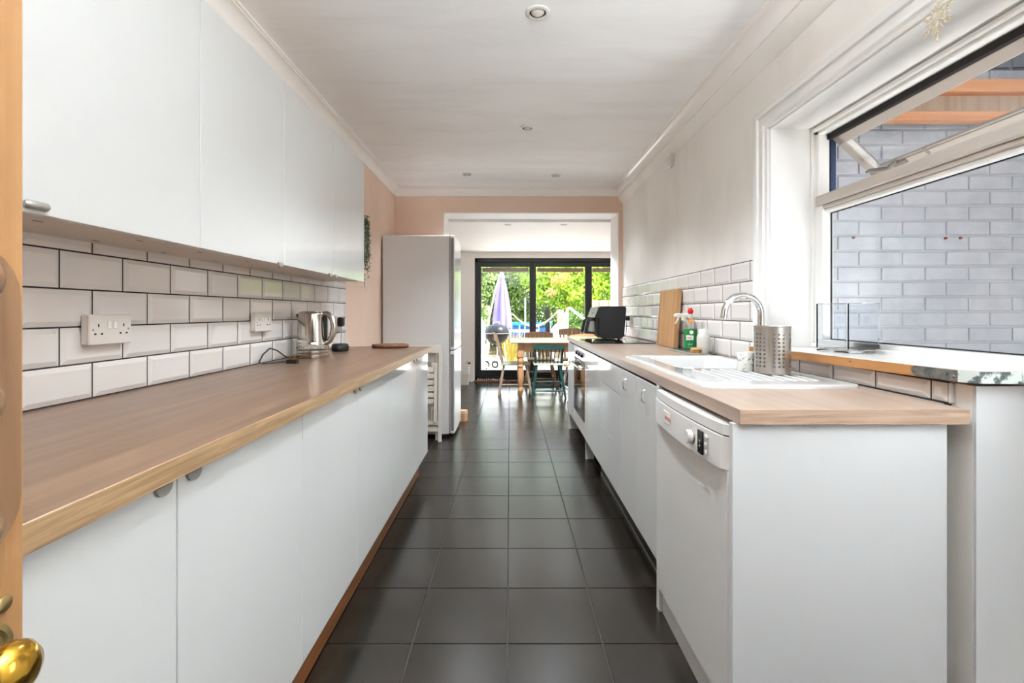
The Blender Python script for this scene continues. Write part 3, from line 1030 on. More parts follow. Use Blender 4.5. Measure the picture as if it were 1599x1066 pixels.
# dishwasher
def dishwasher():
    y0, y1 = 1.228, 1.826
    u = thing('dishwasher', 'white dishwasher with curved control panel under the right worktop', 'dishwasher', (0.87, 1.53, 0))
    B().box(0.592, 1.105, y0, y1, 0.03, 0.850).build('body', 'appliance', u)
    B().box(0.590, 0.606, y0 + 0.002, y1 - 0.002, 0.0, 0.108).build('kickplate', 'appliance', u)

    def bow(inset, k=0.0):
        pts = [(0.60, y0 + 0.001), (0.574 + inset, y0 + 0.001)]
        for i in range(13):
            t = i / 12
            yy = y0 + 0.022 + (y1 - y0 - 0.044) * t
            pts.append((0.556 + inset - 0.014 * math.sin(PI * t) ** 0.7, yy))
        pts += [(0.574 + inset, y1 - 0.001), (0.60, y1 - 0.001)]
        return pts
    d = B().box(0.566, 0.592, y0 + 0.001, y1 - 0.001, 0.110, 0.745, 0.004).build('door', 'appliance', u)
    B().prism(bow(0.006), 'z', 0.8365, 0.864).build('top_cap', 'appliance', u, smooth=30)
    B().prism(bow(0.010), 'z', 0.83, 0.838).build('seam', 'dark_void', u)
    cp = B().prism(bow(0.0), 'z', 0.747, 0.8325).build('control_panel', 'appliance_panel', u, smooth=30)
    xs = 0.5425
    R, U = (0, -1, 0), (0, 0, 1)
    B().lathe([(0.021, 0.001), (0.0195, -0.014), (0.0175, -0.016), (0.0, -0.016)], (xs + 0.001, 1.415, 0.789), 24, 'x').build('dial', 'appliance_panel', cp, smooth=40)
    B().lathe([(0.0225, 0.001), (0.0225, -0.001), (0.0, -0.001)], (xs, 1.415, 0.789), 24, 'x').build('dial_ring', 'handle_grey', cp)
    B().box(xs - 0.0012, xs + 0.004, 1.334, 1.366, 0.757, 0.822).build('display', 'black_glass', cp)
    text_obj('2:15', 0.012, 'white_ink', cp, facing((xs - 0.0014, 1.350, 0.786), (0, 0, 1), (0, 1, 0)))
    for k, z in enumerate((0.813, 0.791, 0.769)):
        B().lathe([(0.0075, 0.002), (0.0075, -0.0012), (0.006, -0.0018), (0.0, -0.0018)], (xs + 0.0015, 1.316, z), 16, 'x').build('button', 'appliance', cp, smooth=40)
        text_obj('=' if k else '+', 0.010, 'grey_ink', cp, facing((xs + 0.001, 1.295, z - 0.002), R, U))
    text_obj('A   B', 0.009, 'grey_ink', cp, facing((xs - 0.0006, 1.42, 0.820), R, U))
    B().box(xs - 0.0008, xs + 0.003, 1.600, 1.672, 0.776, 0.816).build('label_sticker', 'plastic_white', cp)
    text_obj('BOSCH', 0.017, 'red_ink', cp, facing((xs - 0.0010, 1.625, 0.793), R, U))
    pts = [(1.49 + 0.05 * math.cos(a), 0.747 - 0.02 * math.sin(a)) for a in [PI * i / 10 for i in range(11)]]
    B().prism(pts, 'x', 0.553, 0.570).build('handle', 'appliance_panel', d, smooth=40)


dishwasher()


# ceramic sink
def sink():
    u = thing('sink', 'white ceramic inset sink with ridged drainer', 'sink', (0.875, 2.05, ZW))
    x0, x1, y0, y1 = 0.625, 1.135, 1.515, 2.575
    zt = 0.9265
    bx0, bx1, by0, by1 = 0.705, 1.06, 1.965, 2.452

    def ring(x0, x1, y0, y1, r, z, n=5):
        out = []
        for cx, cy, a in ((x1 - r, y0 + r, -PI / 2), (x1 - r, y1 - r, 0), (x0 + r, y1 - r, PI / 2), (x0 + r, y0 + r, PI)):
            for i in range(n + 1):
                t = a + PI / 2 * i / n
                out.append((cx + r * math.cos(t), cy + r * math.sin(t), z))
        return out
    rings = [ring(x0 - 0.001, x1 + 0.001, y0 - 0.001, y1 + 0.001, 0.035, ZW), ring(x0, x1, y0, y1, 0.034, zt - 0.004), ring(x0 + 0.004, x1 - 0.004, y0 + 0.004, y1 - 0.004, 0.03, zt - 0.0005),
             ring(x0 + 0.010, x1 - 0.010, y0 + 0.010, y1 - 0.010, 0.028, zt)]
    n = len(rings[0])
    vs = sum(rings, [])
    fs = []
    for k in range(3):
        for i in range(n):
            j = (i + 1) % n
            fs.append((k * n + i, k * n + j, (k + 1) * n + j, (k + 1) * n + i))
    # top deck between outer edge and basin mouth: both rings share the same corner count
    m0 = ring(bx0, bx1, by0, by1, 0.06, zt)
    m1 = ring(bx0 + 0.006, bx1 - 0.006, by0 + 0.006, by1 - 0.006, 0.058, zt - 0.006)
    m2 = ring(bx0 + 0.03, bx1 - 0.03, by0 + 0.03, by1 - 0.03, 0.055, zt - 0.17)
    m3 = ring(bx0 + 0.06, bx1 - 0.06, by0 + 0.06, by1 - 0.06, 0.05, zt - 0.185)
    o = len(vs)
    vs += m0 + m1 + m2 + m3
    for i in range(n):
        j = (i + 1) % n
        fs.append((3 * n + i, 3 * n + j, o + j, o + i))
        for k in range(3):
            fs.append((o + k * n + i, o + k * n + j, o + (k + 1) * n + j, o + (k + 1) * n + i))
    fs.append(tuple(o + 3 * n + i for i in range(n)))
    B().add(vs, fs).build('basin', 'ceramic', u, smooth=45)
    b = B()
    for k in range(9):
        x = 0.74 + 0.038 * k
        b.tube([(x, 1.60, zt - 0.0015), (x, 1.62, zt + 0.0005), (x, 1.90, zt + 0.0005), (x, 1.92, zt - 0.0015)], 0.0035, 8)
    b.build('drainer_ridge', 'ceramic', u, smooth=60)['kind'] = 'stuff'
    B().lathe([(0.0, -0.183 + zt), (0.04, -0.183 + zt), (0.042, -0.1845 + zt)], ((bx0 + bx1) / 2, 2.24, 0), 20).build('plug_hole', 'chrome', u)


sink()
pl = B().lathe([(0.0, 0.9265), (0.022, 0.9265), (0.024, 0.930), (0.020, 0.934), (0.008, 0.936), (0.0, 0.936)], (0.735, 1.945, 0), 20).build('sink_plug', 'ceramic', smooth=40)
tag(pl, 'small white plug lying on the sink between basin and drainer', 'plug')
t = thing('tap', 'tall chrome swan-neck kitchen tap behind the sink', 'tap', (1.115, 2.10, 0.927))
pts = [(1.115, 2.10, 0.965), (1.115, 2.10, 1.150)] + [(p[0], 2.10 - 0.012 * i / 14, p[2]) for i, p in enumerate(arc((1.031, 2.10, 1.150), 0.084, 0, PI * 0.93, 14, 'xz'))]
pts += [(0.944, 2.088, 1.132)]
B().tube(pts, 0.0145, 16).build('spout', 'chrome', t, smooth=60)
B().lathe([(0.030, 0.9265), (0.030, 0.932), (0.024, 0.936), (0.024, 0.966), (0.016, 0.972)], (1.115, 2.10, 0), 24).build('base', 'chrome', t, smooth=40)
B().tube([(1.115, 2.078, 0.952), (1.115, 2.045, 0.965), (1.115, 2.02, 0.985)], [0.008, 0.006, 0.005]).build('lever', 'chrome', t, smooth=50)


# perforated cutlery pot
def pot():
    cx, cy, r, z0, h = 0.995, 1.795, 0.0625, 0.9285, 0.178
    u = thing('cutlery_pot', 'brushed steel perforated cutlery pot on the draining board', 'pot', (cx, cy, z0))
    b = B()
    seg = 72
    rows = 9
    hr = 0.0040
    zs0, dz = z0 + 0.030, 0.0148
    cols = set()
    for blk in range(6):
        for k in range(3):
            cols.add(blk * 12 + 3 + k * 3)
    ca = 2 * PI / seg

    def P(a, z, rr=r):
        return (cx + rr * math.cos(a), cy + rr * math.sin(a), z)
    # grid of cells; a cell with a hole gets an octagonal opening
    zl_ = [z0 + 0.002, zs0 - dz / 2] + [zs0 + dz * (k + 0.5) for k in range(rows)] + [z0 + h]
    cell = 1
    for i in range(seg):
        pass
    # columns widen: merge so that each cell spans 3 steps
    for c in range(24):
        a0, a1 = c * 3 * ca, (c * 3 + 3) * ca
        am = (a0 + a1) / 2
        holey = (c % 4) != 3
        for k in range(len(zl_) - 1):
            za, zb_ = zl_[k], zl_[k + 1]
            if holey and 1 <= k <= rows:
                zm = (za + zb_) / 2
                hole = [P(am + hr / r * math.cos(t), zm + hr * math.sin(t)) for t in [2 * PI * q / 12 for q in range(12)]]
                hole_in = [P(am + hr / r * math.cos(t), zm + hr * math.sin(t), r - 0.0012) for t in [2 * PI * q / 12 for q in range(12)]]
                edge = [P(a1, zm), P(a1, zb_), P(am + (a1 - am) * 0.5, zb_), P(am, zb_), P(am - (a1 - am) * 0.5, zb_), P(a0, zb_), P(a0, zm), P(a0, za), P(am - (a1 - am) * 0.5, za), P(am, za), P(am + (a1 - am) * 0.5, za), P(a1, za)]
                vs = hole + edge + hole_in
                fs = [(q, 12 + q, 12 + (q + 1) % 12, (q + 1) % 12) for q in range(12)] + [(24 + q, q, (q + 1) % 12, 24 + (q + 1) % 12) for q in range(12)]
                b.add(vs, fs)
            else:
                am3 = [a0, a0 + ca, a0 + 2 * ca, a1]
                for q in range(3):
                    b.add([P(am3[q], za), P(am3[q + 1], za), P(am3[q + 1], zb_), P(am3[q], zb_)], [(0, 1, 2, 3)])
    b.build('body', 'steel', u, smooth=50)
    B().lathe([(r + 0.0012, z0 + h - 0.003), (r + 0.0016, z0 + h), (r - 0.001, z0 + h + 0.0012), (r - 0.003, z0 + h - 0.002)], (cx, cy, 0), 48, cap=False).build('rim', 'steel', u, smooth=60)
    B().lathe([(0.0, z0), (r - 0.002, z0), (r + 0.0008, z0 + 0.002), (r + 0.0008, z0 + 0.004), (0.0, z0 + 0.004)], (cx, cy, 0), 48).build('base', 'steel', u, smooth=40)


pot()

u = thing('cup', 'small cream cup with blue leaf pattern beside the steel pot', 'cup', (0.935, 1.872, 0.9285))
B().lathe([(0.0, 0.9285), (0.031, 0.9285), (0.0335, 0.932), (0.0335, 1.001), (0.032, 1.003), (0.0305, 1.0), (0.0305, 0.935), (0.0, 0.934)], (0.935, 1.872, 0), 28).build('body', 'cup_white', u, smooth=40)
lf = B()
rl = random.Random(3)
for k in range(26):
    a = rl.uniform(PI * 0.95, PI * 2.05)
    z = rl.uniform(0.936, 0.994)
    tl = rl.uniform(-1, 1)
    L_, W_ = 0.010, 0.0035
    pts = []
    for (s, w) in ((-1, 0), (-0.2, 1), (1, 0), (-0.2, -1)):
        du, dv = s * L_ * math.cos(tl) - w * W_ * math.sin(tl), s * L_ * math.sin(tl) + w * W_ * math.cos(tl)
        aa = a + du / 0.0335
        pts.append((0.935 + 0.0339 * math.cos(aa), 1.872 + 0.0339 * math.sin(aa), min(max(z + dv, 0.931), 1.0)))
    lf.add(pts, [(0, 3, 2, 1)])
lf.build('leaf_print', 'cup_blue', u)['kind'] = 'stuff'

# vase on the sill
u = thing('glass_vase', 'square clear glass vase on the white window sill', 'vase', (1.293, 1.813, 1.006), math.radians(12))
s = 0.071
g = B()
hV = 0.187
for (a, b, c, d) in ((-s, s, -s, -s + 0.006), (-s, s, s - 0.006, s), (-s, -s + 0.006, -s + 0.006, s - 0.006), (s - 0.006, s, -s + 0.006, s - 0.006)):
    g.box(a, b, c, d, 0.012, hV, 0.0015)
g.build('walls', 'vase_glass', u, local=True)
B().box(-s, s, -s, s, 0.0, 0.012, 0.003).build('base', 'vase_glass', u, local=True)

# chopping board leaning on the tiles
cb = thing('chopping_board', 'thick wooden chopping board leaning on the right wall tiles', 'chopping board', (1.10, 3.37, ZW))
b = B().box(0, 0.034, -0.18, 0.18, 0, 0.400, 0.003)
b.turn(math.radians(4.0), 'Y', (0, 0, 0))
ob = b.build('board', 'board_wood', cb, local=True)
ob.location = (0.0, 0, 0.0025)

# bottles on a glass tray, brush
tr = thing('soap_tray', 'shallow clear tray under the washing-up bottles', 'tray', (1.09, 2.84, ZW))
B().box(1.025, 1.155, 2.655, 3.05, ZW + 0.0003, ZW + 0.005, 0.002).build('base', 'teal_dish', tr)
B().box(1.025, 1.029, 2.655, 3.05, ZW + 0.005, ZW + 0.014).box(1.151, 1.155, 2.655, 3.05, ZW + 0.005, ZW + 0.014).box(1.029, 1.151, 2.655, 2.659, ZW + 0.005, ZW + 0.014).box(
    1.029, 1.151, 3.046, 3.05, ZW + 0.005, ZW + 0.014).build('rim', 'chrome', tr)
zt_ = ZW + 0.0055
u = thing('soap_bottle', 'short translucent white bottle nearest the sink on the tray', 'bottle', (1.112, 2.72, zt_))
B().lathe([(0.0, 0.0), (0.034, 0), (0.036, 0.004), (0.036, 0.095), (0.032, 0.108), (0.026, 0.114), (0.0, 0.114)], (0, 0, 0), 24).build('body', 'frosted', u, smooth=40, local=True)
B().lathe([(0.0255, 0.114), (0.026, 0.118), (0.026, 0.138), (0.024, 0.142), (0.0, 0.142)], (0, 0, 0), 24).build('cap', 'plastic_white', u, smooth=40, local=True)
u = thing('detergent_bottle', 'clear washing-up liquid bottle with green label and red cap', 'bottle', (1.108, 2.90, zt_))


def oval(prof, k, c=(0, 0)):
    b = B().lathe(prof, (0, 0, 0), 28)
    b.v = [(p[0] + c[0], p[1] * k + c[1], p[2]) for p in b.v]
    return b


ov = oval([(0.0, 0.0), (0.036, 0.0), (0.039, 0.006), (0.039, 0.130), (0.036, 0.160), (0.026, 0.192), (0.014, 0.214), (0.012, 0.222), (0.0, 0.222)], 0.62)
ov.build('body', 'clear_plastic', u, smooth=40, local=True)
oval([(0.0395, 0.018), (0.0395, 0.138)], 0.63).build('label', 'green_label', u, smooth=60, local=True)
B().lathe([(0.014, 0.200), (0.0150, 0.204), (0.0145, 0.224), (0.013, 0.228), (0.0, 0.228)], (0, 0, 0), 20).build('collar', 'frosted', u, smooth=40, local=True)
bd = B().lathe([(0.0, -0.002), (0.0125, -0.002), (0.0125, 0.002), (0.0, 0.002)], (-0.006, -0.0175, 0.186), 18, 'y').build('badge', 'orange_cap', u, local=True)
B().lathe([(0.0, -0.001), (0.0065, -0.001), (0.0065, 0.001), (0.0, 0.001)], (-0.006, -0.0202, 0.186), 14, 'y').build('badge_centre', 'yellow_ink', bd, local=True)
B().lathe([(0.010, 0.228), (0.013, 0.232), (0.017, 0.240), (0.017, 0.250), (0.011, 0.258), (0.010, 0.264), (0.0, 0.266)], (0, 0, 0), 20).build('cap', 'red_cap', u, smooth=40, local=True)
lbm = u.children[1]
for (s_, sz, z, m_) in (('FAIRY', 0.0175, 0.083, 'red_ink'),):
    text_obj(s_, sz, m_, lbm, facing((-0.012, -0.0262, z), (1, 0.05, 0), (0, 0, 1)), local=True)
B().box(-0.036, 0.010, -0.0258, -0.02, 0.068, 0.098, 0.004).build('logo_panel', 'white_ink', lbm, local=True)
B().lathe([(0.0, -0.002), (0.012, -0.002), (0.012, 0.002), (0.0, 0.002)], (-0.004, -0.0242, 0.116), 14, 'y').build('logo_mark', 'white_ink', lbm, local=True)
text_obj('654 ml', 0.010, 'white_ink', lbm, facing((-0.012, -0.0262, 0.044), (1, 0.05, 0), (0, 0, 1)), local=True)
u = thing('spray_bottle', 'translucent trigger spray bottle behind the green-labelled bottle', 'bottle', (1.100, 3.00, zt_))
oval([(0.0, 0.0), (0.033, 0.0), (0.036, 0.006), (0.036, 0.115), (0.028, 0.150), (0.014, 0.178), (0.013, 0.190), (0.0, 0.190)], 0.8).build('body', 'clear_plastic', u, smooth=40, local=True)
B().box(-0.052, 0.030, -0.011, 0.011, 0.205, 0.232, 0.006).lathe([(0.015, 0.186), (0.015, 0.206), (0.0, 0.206)], (0, 0, 0), 16).box(-0.060, -0.050, -0.007, 0.007, 0.210, 0.226, 0.003).build(
    'spray_head', 'plastic_white', u, local=True)
B().tube([(-0.030, 0, 0.206), (-0.036, 0, 0.190), (-0.050, 0, 0.165)], [0.006, 0.006, 0.004]).build('trigger', 'plastic_white', u, smooth=40, local=True)
u = thing('scrubbing_brush', 'round natural bristle washing-up brush at the front of the tray', 'brush', (1.062, 2.70, zt_))
b = B()
for k in range(60):
    a = k * 2.399
    r = 0.027 * math.sqrt((k + 0.5) / 60)
    b.tube([(r * math.cos(a), r * math.sin(a), 0.024), (1.25 * r * math.cos(a), 1.25 * r * math.sin(a), 0.001)], [0.0028, 0.0022], 5)
b.build('bristles', 'bristle', u, local=True)['kind'] = 'stuff'
B().lathe([(0.0, 0.022), (0.029, 0.022), (0.031, 0.028), (0.026, 0.036), (0.0, 0.038)], (0, 0, 0), 20).build('head', 'board_wood', u, smooth=40, local=True)

# hob and air fryer
u = thing('hob', 'black glass ceramic hob set in the right worktop', 'hob', (0.88, 3.93, ZW))
hb = B().box(0.625, 1.128, 3.652, 4.205, ZW + 0.0003, ZW + 0.006, 0.002).build('glass_top', 'black_glass', u)
for x, y, r in ((0.76, 3.79, 0.08), (1.0, 3.78, 0.065)):
    B().lathe([(r, ZW + 0.0061), (r, ZW + 0.0066), (r - 0.002, ZW + 0.0066), (r - 0.002, ZW + 0.0061)], (x, y, 0), 32, cap=False).build('cooking_ring', 'seal_grey', hb)


def air_fryer():
    zb = ZW + 0.0065
    u = thing('air_fryer', 'black twin-drawer air fryer standing on the hob', 'air fryer', (0.89, 4.29, zb))
    y0, y1 = 4.10, 4.47
    side = [(0.815, zb + 0.008), (0.965, zb + 0.008), (0.992, zb + 0.03), (1.010, zb + 0.27), (0.998, zb + 0.288), (0.792, zb + 0.288), (0.775, zb + 0.28), (0.742, zb + 0.19), (0.772, zb + 0.185), (0.772, zb + 0.05)]
    B().prism(side, 'y', y0, y1).build('body', 'black_matte', u, smooth=30)
    B().add([(0.771, y0 + 0.012, zb + 0.279), (0.771, y1 - 0.012, zb + 0.279), (0.738, y1 - 0.012, zb + 0.190), (0.738, y0 + 0.012, zb + 0.190),
             (0.764, y0 + 0.012, zb + 0.281), (0.764, y1 - 0.012, zb + 0.281), (0.731, y1 - 0.012, zb + 0.192), (0.731, y0 + 0.012, zb + 0.192)],
            [(4, 5, 6, 7), (0, 4, 7, 3), (1, 2, 6, 5), (0, 1, 5, 4), (3, 7, 6, 2)]).build('control_panel', 'steel', u)
    B().add([(0.7525, y0 + 0.13, zb + 0.253), (0.7525, y1 - 0.13, zb + 0.253), (0.741, y1 - 0.13, zb + 0.222), (0.741, y0 + 0.13, zb + 0.222)], [(0, 1, 2, 3)]).build('display', 'black_glass', u)
    for ya in (y0 + 0.006, (y0 + y1) / 2 + 0.003):
        yb = ya + (y1 - y0) / 2 - 0.009
        d = B().box(0.752, 0.775, ya, yb, zb + 0.045, zb + 0.180, 0.006).build('drawer', 'black_matte', u)
        ym = (ya + yb) / 2
        B().bar((0.752, ym, zb + 0.168), (0.690, ym, zb + 0.166), 0.03, 0.018).bar((0.698, ym, zb + 0.172), (0.672, ym, zb + 0.050), 0.03, 0.014).bar((0.672, ym, zb + 0.055), (0.752, ym, zb + 0.05), 0.03, 0.012).build('handle', 'black_plastic', d)
        B().bar((0.690, ym, zb + 0.168), (0.664, ym, zb + 0.050), 0.022, 0.004).build('handle_trim', 'chrome', d)
        B().bar((0.738, ym, zb + 0.160), (0.728, ym, zb + 0.066), 0.05, 0.004).build('handle_guard', 'steel', d)
    for x in (0.83, 0.95):
        for y in (y0 + 0.03, y1 - 0.03):
            B().lathe([(0.012, zb), (0.012, zb + 0.009)], (x, y, 0), 12).build('foot', 'rubber_black', u)


air_fryer()


# ---------------------------------------------------------------- sockets
def socket(xw, y, z, s, label, switches=(True, True)):
    """double wall socket, s=+1 on the left wall, -1 on the right wall"""
    u = thing('socket', label, 'socket', (xw, y, z - 0.043))
    X = lambda d: xw + s * d
    a, b = sorted((X(0.0004), X(0.020)))
    B().box(a, b, y - 0.073, y + 0.073, z - 0.043, z + 0.043, 0.004).build('back_box', 'socket_white', u)
    a, b = sorted((X(0.0195), X(0.026)))
    p = B().box(a, b, y - 0.0735, y + 0.0735, z - 0.0435, z + 0.0435, 0.003).build('face_plate', 'socket_white', u)
    for sy in (-1, 1):
        yy = y + sy * 0.043
        h = B()
        for (dy, dz, hy, hz) in ((0, 0.012, 0.002, 0.0045), (-0.011, -0.012, 0.0036, 0.0024), (0.011, -0.012, 0.0036, 0.0024)):
            a, b = sorted((X(0.0255), X(0.0263)))
            h.box(a, b, yy + dy - hy, yy + dy + hy, z + dz - hz, z + dz + hz)
        h.build('pin_slots', 'dark_void', p)
        a, b = sorted((X(0.0255), X(0.0295)))
        B().box(a, b, y + sy * 0.010 - 0.006, y + sy * 0.010 + 0.006, z + 0.002, z + 0.024, 0.0012).build('switch', 'plastic_white', p)
        B().lathe([(0.0028, 0), (0.0028, 0.0006)], (X(0.0258), y + sy * 0.0605, z + 0.0), 10, 'x').build('screw', 'seal_grey', p)
    return u


socket(XTL, 1.374, 1.110, 1, 'white double socket on the left tiles nearest the pine door')
socket(XTL, 2.225, 1.112, 1, 'white double socket on the left tiles beside the kettle')
socket(XTL, 3.225, 1.085, 1, 'white double socket at the far end of left tiles with black plug')
socket(XTR, 4.56, 1.09, -1, 'white double socket on the right tiles behind the air fryer')
u = thing('plug', 'black mains adaptor in the far left socket above the small speaker', 'plug', (XTL + 0.026, 3.185, 1.075))
B().box(XTL + 0.0266, XTL + 0.064, 3.165, 3.215, 1.062, 1.125, 0.008).build('body', 'black_plastic', u)
B().tube([(XTL + 0.045, 3.19, 1.064), (XTL + 0.05, 3.18, 1.02), (XTL + 0.07, 3.12, 0.96), (XTL + 0.075, 3.04, 0.925), (-1.09, 3.0, 0.922)], 0.0025, 6).build('cable', 'seal_grey', u, smooth=60)
u = thing('plug', 'black plug in the socket behind the air fryer', 'plug', (XTR - 0.026, 4.52, 1.08))
B().box(XTR - 0.062, XTR - 0.0266, 4.50, 4.55, 1.078, 1.125, 0.006).build('body', 'black_plastic', u)
B().tube([(XTR - 0.05, 4.52, 1.079), (XTR - 0.055, 4.51, 1.0), (XTR - 0.07, 4.49, 0.945), (XTR - 0.12, 4.49, 0.9225)], 0.003, 6).build('cable', 'black_plastic', u, smooth=60)


# ---------------------------------------------------------------- kettle, plug, speaker, woven mat
def kettle():
    cx, cy, z0 = -1.062, 2.555, ZW
    u = thing('kettle', 'polished steel electric kettle with clear water band', 'kettle', (cx, cy, z0))
    B().lathe([(0.0, 0.0003), (0.084, 0.0003), (0.086, 0.003), (0.086, 0.021), (0.083, 0.024), (0.0, 0.024)], (0, 0, 0), 40).build('power_base', 'kettle_steel', u, smooth=40, local=True)
    B().lathe([(0.0, 0.026), (0.082, 0.026), (0.0835, 0.03), (0.083, 0.040), (0.0, 0.040)], (0, 0, 0), 40).build('foot_ring', 'kettle_steel', u, smooth=40, local=True)
    B().lathe([(0.0815, 0.040), (0.0805, 0.072), (0.0, 0.072)], (0, 0, 0), 40).build('water_window', 'clear_plastic', u, smooth=40, local=True)
    b = B()
    for k in range(36):
        a = 2 * PI * k / 36
        b.box(0.0812 * math.cos(a) - 0.0015, 0.0812 * math.cos(a) + 0.0015, 0.0812 * math.sin(a) - 0.0015, 0.0812 * math.sin(a) + 0.0015, 0.048 + 0.004 * (k % 3), 0.052 + 0.004 * (k % 3))
    b.build('gauge_marks', 'grey_ink', u, local=True)['kind'] = 'stuff'
    B().lathe([(0.083, 0.071), (0.0832, 0.079), (0.081, 0.082), (0.0808, 0.088), (0.0755, 0.232), (0.073, 0.240), (0.066, 0.2445), (0.0, 0.246)], (0, 0, 0), 48).build('body', 'kettle_steel', u, smooth=40, local=True)
    B().lathe([(0.060, 0.2447), (0.058, 0.2485), (0.0, 0.250)], (0, 0, 0), 32).build('lid', 'kettle_steel', u, smooth=40, local=True)
    B().prism([(-0.070, 0.236), (-0.085, 0.234), (-0.084, 0.227), (-0.077, 0.214), (-0.070, 0.214)], 'y', -0.016, 0.016).turn(math.radians(20), 'Z', (0, 0, 0)).build('spout', 'kettle_steel', u, local=True)
    hp = [(0.066, 0.236), (0.090, 0.238), (0.115, 0.226), (0.133, 0.195), (0.137, 0.16), (0.128, 0.12), (0.110, 0.09), (0.088, 0.078), (0.078, 0.078)]
    hh = B().tube([(x, 0, z) for x, z in hp], [0.012, 0.013, 0.013, 0.013, 0.013, 0.013, 0.012, 0.011, 0.010], 12).turn(math.radians(-18), 'Z', (0, 0, 0)).build('handle', 'steel', u, smooth=60, local=True)
    B().tube([(x - 0.011, 0, z) for x, z in hp[1:-1]], 0.009, 10).turn(math.radians(-18), 'Z', (0, 0, 0)).box(0.072, 0.085, -0.032, -0.012, 0.08, 0.235, 0.004).build('grip_lining', 'black_plastic', u, smooth=60, local=True)


kettle()
u = thing('plug', 'black mains plug with brass pins lying on the left worktop', 'plug', (-1.035, 2.26, ZW))
B().prism([(-0.024, -0.018), (0.024, -0.018), (0.026, 0.004), (0.012, 0.026), (-0.012, 0.026), (-0.026, 0.004)], 'z', 0.0, 0.018).box(-0.008, 0.008, 0.022, 0.040, 0.003, 0.014, 0.002).build('body', 'black_plastic', u, local=True)
B().box(-0.0135, -0.0075, -0.006, -0.001, 0.018, 0.034).box(0.0075, 0.0135, -0.006, -0.001, 0.018, 0.034).box(-0.002, 0.002, 0.010, 0.018, 0.018, 0.040).build('pin', 'brass', u, local=True)
cab = [(-1.035, 2.295, ZW + 0.009), (-1.05, 2.30, ZW + 0.007), (-1.10, 2.27, ZW + 0.005), (-1.150, 2.20, ZW + 0.005), (-1.165, 2.20, ZW + 0.012), (-1.167, 2.24, ZW + 0.045), (-1.160, 2.29, ZW + 0.07), (-1.150, 2.34, ZW + 0.055), (-1.145, 2.42, ZW + 0.015), (-1.13, 2.49, ZW + 0.005)]
B().tube(cab, 0.0036, 8).build('cable', 'black_plastic', u, smooth=60)
u = thing('smart_speaker', 'small round black smart speaker on the left worktop', 'speaker', (-1.068, 2.98, ZW))
B().lathe([(0.0, 0.0), (0.046, 0), (0.051, 0.006), (0.052, 0.022), (0.050, 0.038), (0.044, 0.045), (0.0, 0.046)], (0, 0, 0), 32).build('body', 'black_matte', u, smooth=50, local=True)
B().lathe([(0.036, 0.0458), (0.036, 0.0468), (0.033, 0.0468), (0.033, 0.0458)], (0, 0, 0), 32, cap=False).build('light_ring', 'seal_grey', u, local=True)
u = thing('woven_trivet', 'dark brown woven trivet at the far end of left worktop', 'trivet', (-0.825, 3.27, ZW))
for k, r in enumerate((0.022, 0.046, 0.070, 0.094, 0.114)):
    pts = [(r * math.cos(a), 0.78 * r * math.sin(a), 0.012 + 0.003 * math.sin(a * (5 + 3 * k)) + k * 0.0005) for a in [2 * PI * i / 40 for i in range(40)]]
    br = B()
    nn = max(24, int(r * 900))
    for ph in range(3):
        br.tube([((r + 0.0075 * math.cos(q)) * math.cos(a), 0.78 * (r + 0.0075 * math.cos(q)) * math.sin(a), 0.0125 + 0.006 * math.sin(q))
                 for a, q in [(2 * PI * i / nn, 2 * PI * i / nn * max(3, round(r * 110)) + ph * 2.094) for i in range(nn)]], 0.0062, 6, closed=True)
    br.build('coil', 'woven', u, smooth=60, local=True)


# trailing plant hung at the end of the wall cabinets
def trailing_plant():
    u = thing('trailing_plant', 'trailing green artificial plant hanging beside the end wall cabinet', 'plant', (-1.0, 3.10, 1.80))
    r = random.Random(8)
    st = B()
    lv = B()
    for k in range(11):
        x, y = r.uniform(-0.975, -0.905), r.uniform(3.05, 3.15)
        z, zend = 1.78 - r.uniform(0, 0.04), r.uniform(1.315, 1.5)
        pts = []
        while z > zend:
            pts.append((x, y, z))
            z -= 0.03
            x += r.uniform(-0.005, 0.005)
            y += r.uniform(-0.005, 0.005)
        st.tube([(-1.0, 3.10, 1.80)] + pts, 0.0013, 4)
        for p in pts:
            dens = 5 if p[2] > 1.5 else 3
            for q in range(dens):
                a = r.uniform(0, 2 * PI)
                L_ = r.uniform(0.018, 0.030)
                d = Vector((math.cos(a), math.sin(a), r.uniform(-0.9, 0.3))).normalized()
                s_ = d.cross(Vector((0, 0, 1))).normalized() * L_ * 0.22
                p0 = Vector(p) + Vector((0, 0, r.uniform(-0.015, 0.015)))
                lv.add([p0, p0 + d * L_ * 0.5 + s_, p0 + d * L_, p0 + d * L_ * 0.5 - s_], [(0, 1, 2, 3)])
    st.build('stem', 'leaf_dark', u)
    lv.build('leaves', 'leaf_dark', u)['kind'] = 'stuff'
    B().box(-1.012, -0.988, 3.03, 3.105, 1.792, 1.803).build('hook', 'alloy', u)


trailing_plant()

